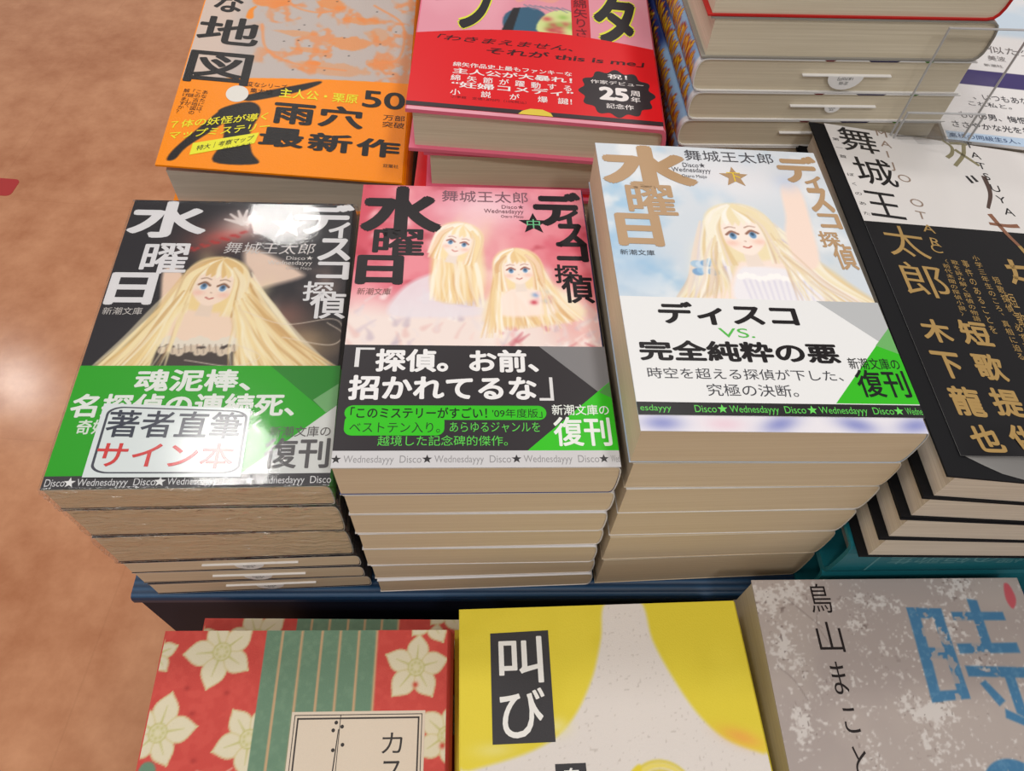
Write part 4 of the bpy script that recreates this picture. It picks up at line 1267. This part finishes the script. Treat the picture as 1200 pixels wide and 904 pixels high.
    p.fit('祝！', 99.4, 35.8, 109.6, 39.6, WH, .02, 0, 6); p.fit('作家デビュー', 90.4, 31, 117.6, 34, WH, .006, 0, 6)
    p.fit('25', 94.4, 18.6, 109.4, 29, WH, .05, 0, 6); p.fit('周', 110.4, 23.4, 115.2, 27.6, WH, .01, 0, 6); p.fit('年', 110.4, 18.6, 115.2, 22.8, WH, .01, 0, 6)
    p.fit('記念作', 97.6, 12.6, 111.4, 16.4, WH, .01, 0, 6)
    mb.build('paper_band', M_GLOSS, b.root)

# ------------------------------------------------------------------ tall pile behind, at the right
py_ = math.radians(6)
PW, PH = 139, 200
fx, fy = 77.4, 331.
pcx = fx + PW / 2 * math.cos(py_) - PH / 2 * math.sin(py_)
pcy = fy + PW / 2 * math.sin(py_) + PH / 2 * math.cos(py_)
zs = [DECK + k * (CAMZ - 246.3 - DECK) / 7 for k in range(8)] + [CAMZ + q for q in (-230., -213.8, -195.9, -175.6, -146.)]
for i in range(12):
    upper = i >= 10
    lab = {11: 'thick red edged hardcover on the very top of the tall pile behind', 10: 'grey spined hardcover under the topmost book of the tall pile, fore-edge to the left',
           9: 'blue spined hardcover with a round price tab showing, third from top of the tall pile', 8: 'blue spined hardcover, fourth from the top of the tall pile behind',
           7: 'blue spined hardcover, fifth from the top of the tall pile, behind the pale blue paperback'}.get(i, 'blue spined hardcover low in the tall pile, hidden behind the front books')
    dx = {11: -1., 10: 1., 9: 0., 8: 1.5, 7: 0.}.get(i, 2)
    b = Book('hardcover_book', lab, None if upper else 'blue spined hardcovers in the tall pile', PW, PH, pcx + dx, pcy, py_, flat(zs[i]), flat(zs[i + 1]), sp=1 if upper else -1)
    if upper:
        mb, fin = hard(b, (190, 36, 34) if i == 11 else (150, 146, 138), M_IVORY, (2.2, 1.2, 2), .8, 7, M_GLOSS)
        fin()
        if i == 10:
            mb = MB()
            b.wrap(mb, .25, 7, -b.h / 2 + 2, b.h / 2, (196, 40, 36), .0, xl=-b.w / 2 + .2)
            mb.build('dust_jacket', M_GLOSS, b.root)
        continue
    mb, fin = hard(b, (232, 230, 228), M_IVORY, (2, 1.2, 2), .6, 6., M_GLOSS)
    if i >= 5:
        # printed spine: blue with yellow lettering edged in red
        cvs = Canvas(PH, 20, .6, (150, 188, 222))
        cvs.field(smooth(cvs.U, 62, 80), (34, 52, 112))
        cvs.field(smooth(cvs.noise(16, 9 + i, 3), .5, .75), (92, 120, 176), .45)
        rng = random.Random(70 + i)
        for j in range(46):
            u = 6 + 4.2 * j
            c0 = 10 + rng.uniform(-1.2, 1.2)
            for col, wd in (((150, 40, 30), 1.5), ((236, 196, 40), .85)):
                for q in range(3):
                    r2 = random.Random(j * 9 + q)
                    a = (u + r2.uniform(-2, 2), c0 + r2.uniform(-3.2, 3.2))
                    cvs.stroke([a, (a[0] + r2.uniform(-2.4, 2.4), a[1] + r2.uniform(-3.4, 3.4))], wd, wd * .8, col, 1, .3, 3)
        cvs.field(smooth(-cvs.U, -5, -3), (224, 226, 228))
        PR = b.prof(6., -.02, 0., 12)[1:-1]
        x_, t_, d_ = [np.array(q) for q in zip(*PR)]
        ny = cvs.nu
        yy = np.linspace(-PH / 2, PH / 2, ny)
        G = np.stack([b.map(xx - .0, yy, tt, dd) for xx, tt, dd in zip(x_, t_, d_)])
        m_ = len(x_)
        C = np.stack([cvs.C[int((cvs.nv - 1) * k / (m_ - 1))] for k in range(m_)])
        idx = np.arange(m_ * ny).reshape(m_, ny)
        f = np.stack([idx[:-1, :-1], idx[:-1, 1:], idx[1:, 1:], idx[1:, :-1]], -1).reshape(-1, 4)
        mb.add(G.reshape(-1, 3), f, C.reshape(-1, 3), 0, True)
    if i >= 7:
        for u0, u1, col in ((62, 68, (110, 40, 44)), (84, 100, (40, 34, 70)), (112, 117, (70, 120, 50))):
            mb.add(np.stack([b.map(u - PW / 2, -PH / 2 - .03, 1, d) for u, d in [(u0 + 1.4, -.85), (u1 - 1.4, -.85), (u1, -.08), (u0, -.08)]]), [[0, 1, 2, 3]], col)
        price_slip(b, 54 - dx, 99 - dx, 76 - dx, .54, 9. if i == 9 else 4., ('定価', '1870円'))
    fin()

# ------------------------------------------------------------------ white jacketed books at the far right and the acrylic card holder
wy = math.radians(-3)
def TXT_W(p, K):
    p.fit('、いつもあなたの', 24, 40, 66, 46, K, 0, 0, 2)
    p.fit('これ私と。', 20, 33.6, 44, 38, K, 0, 0, 2)
    p.fit('ものの男、悔恨と', 12, 21, 54, 27, K, .004, 0, 2)
    p.fit('ささやかな光を抱く', 6, 11.6, 54, 17.4, K, .004, 0, 2)
    p.fit('高校の同級生5人、', 2, 2, 40, 6, (70, 90, 130), 0, 0, 2)
    p.fit('似た少', 46, 91, 74, 99, (120, 116, 116), 0, .1, 2)
    p.fit('美波', 43, 82.6, 54, 88, (120, 116, 116), 0, .1, 2)
    p.fit('新潮社', 39, 75.6, 50, 78.6, (120, 116, 116), 0, 0, 2)
WX, WY = 224., 346.
wcx, wcy = WX + 64 * math.cos(wy) - 94 * math.sin(wy), WY + 64 * math.sin(wy) + 94 * math.cos(wy)
for i in range(5):
    lab = 'white jacketed book with a purple stripe and handwritten text, behind the card holder' if i == 4 else 'white jacketed book under the purple striped copy, hidden behind the black hardcovers'
    b = Book('hardcover_book', lab, 'white books behind the card holder', 128, 188, wcx, wcy, wy, flat(DECK + (122 / 5) * i), flat(DECK + (122 / 5) * (i + 1)))
    if i < 4:
        mb, fin = hard(b, (230, 228, 228), M_WHITE, (2.5, 2, 2), 1.8, 4.5, M_GLOSS)
        fin()
        continue
    cv = Canvas(128, 188, .9, (230, 228, 228), 0)
    cv.field((cv.V < 7.2).astype(float), (186, 208, 232))
    cv.field(((cv.V > 54.5) & (cv.V < 71)).astype(float), (68, 58, 112))
    cv.field(smooth(cv.noise(40, 4, 3), .35, .6) * smooth(cv.V, 108, 116), (198, 216, 232), .9)
    cv.stroke([(80, 122), (100, 118), (126, 120)], .8, .6, (150, 176, 204), .8)
    mb, fin = hard(b, (230, 228, 228), M_WHITE, (2.5, 2, 2), 1.8, 4.5, M_GLOSS, cv=cv)
    p = Print(mb, b, 1, .08)
    K = (58, 58, 66)
    TXT_W(p, K)
    fin()
pl = ktop
ax, ay, aw = 189., 334.5, 42.
az = float(pl(ax + aw / 2, ay)) + 1.2
holder = thing('card_holder', 'clear acrylic card holder standing at the back edge of the black hardcovers', 'card holder', (ax, ay, az), math.radians(5))
tilt = 0
def plate(mb, x0, x1, y0, y1, z0, z1, ed=.5):
    v = [(X, Y, Z) for X in (x0, x1) for Y in (y0, y1) for Z in (z0, z1)]
    mb.add(v, [[0, 1, 3, 2], [4, 6, 7, 5], [0, 4, 5, 1], [2, 3, 7, 6], [0, 2, 6, 4], [1, 5, 7, 3]])
def framed(name, x0, x1, y, z0, z1):
    mb = MB(); plate(mb, x0, x1, y, y + 1.2, z0, z1)
    o = mb.build(name, M_ACRYLIC, holder)
    mb = MB()
    e = .35
    plate(mb, x0 - .05, x0 + e, y - .05, y + 1.25, z0, z1); plate(mb, x1 - e, x1 + .05, y - .05, y + 1.25, z0, z1); plate(mb, x0, x1, y - .05, y + 1.25, z1 - e, z1 + .05)
    mb.build('polished_edge', M_ACEDGE, o)
framed('back_panel', 0, aw - 2, 2.4, 1.2, 60)
framed('front_pocket', 1, aw, 0, 1.2, 17)
mb = MB(); plate(mb, 0, aw, -2, 3.6, 0, 1.1); mb.build('base', M_ACRYLIC, holder)

# ------------------------------------------------------------------ lower front shelf: floral, yellow and grey plaster covers
SH = flat(SHELF)
def front_pile(key, n, labels, group, jit):
    x, y, z, yaw, rx, ry = POSE[key]
    top = pose_plane(x, y, z, yaw, rx, ry)
    return [Book('hardcover_book', labels[i], group, 128, 188, x + jit[i][0], y + jit[i][1], yaw + jit[i][2], SH.lerp(top, i / n), SH.lerp(top, (i + 1) / n)) for i in range(n)]

def flower(c, u, v, r, a0, seed):
    rng = random.Random(seed)
    PET, LN = (226, 216, 186), (190, 186, 110)
    for k in range(5):
        a = a0 + k * 2 * math.pi / 5
        ca, sa = math.cos(a), math.sin(a)
        L_ = r * rng.uniform(.92, 1.1)
        pts = [(.18, -.1), (.44, -.33), (.74, -.31), (1.05, -.03), (1.07, 0), (1.05, .03), (.74, .31), (.44, .33), (.18, .1)]
        P = [(u + L_ * (x * ca - y * sa), v + L_ * (x * sa + y * ca)) for x, y in pts]
        c.poly(P, PET, .4, 1, 4)
        PP = spline(P, 4, True)
        for i in range(0, len(PP) - 1): c.stroke([PP[i], PP[i + 1]], .28, .28, (214, 202, 150), .8, .3, 1)
        c.stroke([(u + L_ * .25 * ca, v + L_ * .25 * sa), (u + L_ * .72 * ca, v + L_ * .72 * sa)], .5, .15, LN, .7)
    c.ell(u, v, r * .27, r * .27, (222, 214, 176))
    for k in range(7):
        c.blob(u + r * .16 * math.cos(k * .9), v + r * .16 * math.sin(k * .9), .5, .5, LN, .7)
    t = np.linspace(0, 2 * math.pi, 14)
    c.stroke([(u + r * .27 * math.cos(q), v + r * .27 * math.sin(q)) for q in t], .3, .3, LN, .7, .3, 2)

def floral_cover():
    c = Canvas(128, 188, .55, (206, 66, 56), 60)
    c.field(smooth(c.noise(3, 5, 2), .4, .7), (218, 82, 70), .5)
    G = (104, 138, 112)
    gl = lambda v: 44 + 0 * v
    flower(c, 26, 179, 14, 1.95, 1); flower(c, 5.6, 146.7, 13.5, 1.4, 2); flower(c, 43, 143.8, 13.5, 2.2, 3); flower(c, -2, 178, 9, .4, 4)
    flower(c, 20, 116, 14, 1., 5); flower(c, 40, 92, 13, .4, 6); flower(c, 4, 90, 13, .2, 7)
    c.poly([(1, 133), (5, 136), (8, 132), (7, 120), (2, 118)], G, .4, 1, 4)
    for q in [(18, 154), (31, 162), (22, 136), (14, 164), (34, 128)]: c.blob(q[0], q[1], .9, .7, (170, 40, 34), .8)
    c.stroke([(24, 132), (32, 130), (38, 133)], .5, .3, (236, 190, 170), .8)
    c.field(((c.U > 44.2) & (c.U < 93.4)).astype(float), G)
    c.field(((c.U > 44.2) & (c.U < 93.4)) * smooth(c.noise(2.2, 9, 2), .45, .8), (120, 152, 124), .5)
    for u in (51.4, 60, 68.9, 77, 85.3, 93.4): c.poly([(u - .5, 60), (u + .5, 60), (u + .5, 188), (u - .5, 188)], (206, 166, 124), .3)
    r = Canvas(128, 188, .55, (206, 66, 56), 60)
    r.C = c.C.copy()
    flower(r, 111.6, 171.8, 13.2, 1.5, 11); flower(r, 125.5, 144, 12.5, 1.2, 12); flower(r, 104, 118, 13, .9, 13); flower(r, 124, 98, 12, .3, 14); flower(r, 117, 194, 11, .2, 15)
    c.field((c.U > 93.9).astype(float), (0, 0, 0), 0)
    k = c.U[0] > 93.9
    c.C[:, k] = r.C[:, k]
    c.blob(111.5, 164.5, .8, .8, (200, 60, 40), 1); c.blob(124, 140, .8, .8, (200, 60, 40), 1)
    return c
bk = front_pile('floral', 4, ['red floral hardcover low in the bottom left pile under two others', 'red floral hardcover in the bottom left pile, second from the shelf',
                              'red floral hardcover just under the top copy, its far edge peeking out', 'red and green floral hardcover with a cream title panel, top of the bottom left pile'],
                'red floral hardcovers', [(1, 1, 0), (2, 2, .01), (4.5, 13., -.012), (0, 0, 0)])
FC = floral_cover()
for i, b in enumerate(bk):
    mb, fin = hard(b, (206, 70, 58), M_WHITE, (2.6, 2.2, 2.2), 1.9, 4.5, M_LINEN, cv=FC if i >= 2 else None)
    if i == 3:
        p = Print(mb, b, 1, .08)
        p.shape([(59.6, 60), (116.3, 60), (116.3, 154), (59.6, 154)], (224, 208, 188), 1)
        for d_, w_ in ((1.2, .35), (2.4, .7)):
            a, c_, t_ = 59.6 + d_, 116.3 - d_, 154 - d_
            for q in ([(a, 60), (a + w_, 60), (a + w_, t_), (a, t_)], [(c_ - w_, 60), (c_, 60), (c_, t_), (c_ - w_, t_)], [(a, t_ - w_), (c_, t_ - w_), (c_, t_), (a, t_)]): p.shape(q, (58, 50, 46), 2)
        K = (46, 40, 38)
        p.fit('カ', 98.4, 137.4, 107, 145.4, K, -.005, 0, 2); p.fit('ス', 98.6, 126, 107.4, 134.6, K, -.005, 0, 2)
        p.shape([(79, 60), (79.3, 60), (80.4, 152.6), (80.1, 152.6)], K, 2)
        p.shape([(77.4, 60), (77.8, 60), (78.4, 120), (80, 147), (79.6, 147), (77.8, 120)], K, 2)
        for u, v in ((78.6, 149.6), (81.2, 148), (77.6, 146.6), (78.2, 139), (82, 141), (77, 128), (81, 122)):
            p.shape([(u + .8 * math.cos(a), v + .8 * math.sin(a)) for a in np.linspace(0, 6.28, 8, endpoint=False)], K, 2)
    fin()

def yellow_cover():
    c = Canvas(128, 188, .55, (226, 206, 46), 60)
    c.field(smooth(c.noise(30, 2, 3), .45, .7), (236, 216, 60), .6)
    c.poly([(66.4, 189), (62.4, 172.6), (56, 154.8), (45, 138.4), (30, 129.4), (4, 122.9), (-4, 121), (-4, 56), (132, 56), (132, 122), (123.5, 124.7), (109.5, 130.6), (99.7, 140.7), (91.5, 155.9), (85.4, 171.8), (82.4, 189)], (226, 218, 212), .9, 1, 6)
    c.field(smooth(c.noise(.9, 7, 1), .84, .97) * (c.C[..., 2] > 150), (170, 160, 150), .4)
    c.blob(116, 131, 6, 2.2, (240, 160, 70), .7, -.35)
    c.blob(40, 138, 3.6, 2.4, (236, 226, 150), .8)
    c.blob(14, 130, 6, 2, (236, 226, 150), .6)
    # yellow curl at the front
    for k, r_ in enumerate((13.5, 12, 10, 8)):
        c.stroke([(80 + r_ * math.cos(a), 110 + r_ * math.sin(a)) for a in np.linspace(2.9 - .2 * k, .1, 12)], 1.2 if k % 2 else .7, .5, (236, 216, 90) if k % 2 else (220, 200, 60), .9, .5, 3)
    c.poly([(66, 104), (66, 116), (70, 121.4), (73, 122), (72, 114), (74, 104)], (228, 206, 40), .5, 1, 4)
    c.ell(80, 104, 7, 7, (120, 116, 90), .9)
    return c
bk = front_pile('yellow', 4, ['yellow hardcover at the bottom of the bottom middle pile', 'yellow hardcover second from the shelf in the bottom middle pile', 'yellow hardcover just under the top copy, its left edge showing',
                              'yellow and off-white hardcover with a black title box, top of the bottom middle pile'], 'yellow hardcovers', [(-3, .5, .0), (-3.5, .5, 0), (-3, -1, .004), (-.8, 0, 0)])
YC = yellow_cover()
for i, b in enumerate(bk):
    mb, fin = hard(b, (226, 206, 46), M_WHITE, (2.4, 2.2, 2.2), 1.9, 4.5, M_LINEN, cv=YC if i >= 2 else None)
    if i == 3:
        p = Print(mb, b, 1, .08)
        K = (48, 46, 50)
        p.shape([(13.6, 132), (39.3, 132.1), (39.4, 177.4), (13.7, 176.8)], K, 1)
        p.fit('叫', 17.2, 155.4, 36.2, 175, (240, 238, 234), .012, 0, 2); p.fit('び', 17, 134, 36, 153.4, (240, 238, 234), .012, 0, 2)
        p.shape([(38.4, 96), (50.8, 96), (50.8, 124), (38.4, 124)], K, 1)
        p.fit('畠', 41, 114, 48.6, 122.4, (240, 238, 234), .006, 0, 2)
    fin()

def plaster_cover():
    c = Canvas(128, 188, .5, (178, 166, 160), 60)
    c.field(smooth(c.noise(40, 3, 4), .4, .65), (166, 154, 150), .7)
    g = c.noise(1.6, 9, 2)
    pat = np.zeros_like(c.U)
    for u, v, ru, rv, a in [(6, 178, 8, 8, 1), (18, 182, 10, 5, .9), (8, 160, 5, 10, .8), (12, 148, 5, 7, .7), (10, 126, 5, 8, 1), (66, 131, 9, 5, 1.2), (58, 133, 6, 5, .9), (44, 168, 5, 6, .8), (96, 184, 7, 9, .8), (84, 168, 8, 10, .6), (50, 178, 14, 4, .6), (96, 150, 6, 8, .6),
                         (30, 124, 6, 6, .5), (36, 112, 6, 10, .8), (60, 118, 14, 8, .35), (86, 128, 8, 4, .4), (110, 140, 10, 8, .4), (24, 142, 10, 10, .35), (54, 150, 10, 10, .3), (100, 110, 18, 8, .4)]:
        pat = np.maximum(pat, a * np.exp(-((c.U - u) / ru) ** 2 - ((c.V - v) / rv) ** 2))
    c.field(smooth(pat + 1.5 * (g - .5) + .6 * (c.noise(6, 30, 2) - .5) + .5 * (c.noise(.9, 31, 1) - .5), .36, .8), (216, 210, 206), .8)
    c.field(smooth(c.noise(1.2, 70, 1), .8, .95) * smooth(pat, .1, .5), (110, 96, 92), .7)
    for q in [[(14, 180), (22, 172), (28, 166)], [(30, 178), (26, 168), (30, 158)], [(4, 150), (10, 144), (14, 136)]]: c.stroke(q, .2, .15, (120, 108, 104), .6)
    m0 = c.C.copy()
    BL = (72, 122, 160)
    for q in [[(69, 174.6), (74.4, 174.6), (72, 134.6), (67.4, 134.2)], [(80, 174), (84.8, 174), (84.6, 136.4), (79.8, 136.2)], [(69, 174.6), (84.8, 174), (84.8, 169.4), (69, 170)], [(68.6, 157.2), (84.4, 156.4), (84.4, 152), (68.4, 152.4)], [(67.8, 138.6), (84.6, 139.4), (84.6, 135.6), (67.6, 134.4)],
              [(89, 172.4), (113, 172.2), (113, 168.4), (89, 168.8)], [(98.4, 178.4), (103, 177.6), (102.4, 156), (98, 156)], [(86.7, 158.4), (114, 158.6), (114, 154.2), (86.7, 154.2)], [(87, 149), (114, 148), (114, 143.6), (87, 144.6)], [(103, 148), (107.6, 148), (106.6, 127), (102.4, 129.6)], [(98, 131.4), (106.4, 127), (104, 124.6), (97, 127.8)], [(91, 141.6), (93.8, 143), (99.4, 134.6), (96, 132.4)]]:
        c.poly(q, BL, .4)
    t = np.linspace(.1, 3.05, 20)
    c.stroke([(91 + 11 * math.cos(a), 100 + 10 * math.sin(a)) for a in t], 2.4, 2.4, BL, 1, .4, 2)
    wear = smooth(c.noise(2.2, 33, 2) + .5 * np.exp(-((c.U - 78) / 7) ** 2 - ((c.V - 150) / 26) ** 2) + .45 * np.exp(-((c.U - 96) / 6) ** 2 - ((c.V - 160) / 16) ** 2), .84, .96)[..., None]
    c.C = c.C * (1 - wear * .85) + m0 * wear * .85
    c.field(smooth(g, .5, .9) * (c.C[..., 2] - c.C[..., 0] > 40), (104, 148, 178), .5)
    c.poly([(118.6, 185), (121, 184.6), (121.6, 178), (118.4, 173.6), (116.8, 178)], (196, 92, 100), .4, 1, 4)
    return c
bk = front_pile('toki', 4, ['grey plaster patterned softcover lowest in the bottom right pile', 'grey plaster patterned softcover second from the shelf in the bottom right pile', 'softcover with a pale left edge peeking out under the top grey plaster patterned one',
                            'grey plaster patterned softcover with large worn blue characters, top of the bottom right pile'], 'grey plaster patterned books', [(1.6, 0, .0), (1.4, -1, .0), (-.6, -5, .0), (1.4, 0, 0)])
TC = plaster_cover()
for i, b in enumerate(bk):
    b.pages(M_IVORY, .4, .7, 2.6, 1.2)
    mb = MB()
    b.wrap(mb, .5, 2.6, -b.h / 2, b.h / 2, (214, 212, 210) if i < 3 else (178, 166, 160), -.1)
    if i == 3:
        b.sheet(mb, TC, -.06, 0, 0, b.w - 1.8)
        p = Print(mb, b, 1, .0)
        K = (34, 26, 26)
        p.fit('鳥', 25.2, 172.6, 35, 186, K, -.01, 0, 1); p.fit('山', 24.6, 155.4, 35.8, 168.6, K, -.01, 0, 1); p.fit('ま', 26.8, 138, 33, 151.4, K, 0, 0, 1)
        p.fit('こ', 27.4, 123, 33.4, 132.6, K, 0, 0, 1); p.fit('と', 27.6, 106, 33.4, 118, K, 0, 0, 1)
    mb.build('cover', M_GLOSS if i == 3 else M_MATTE, b.root)
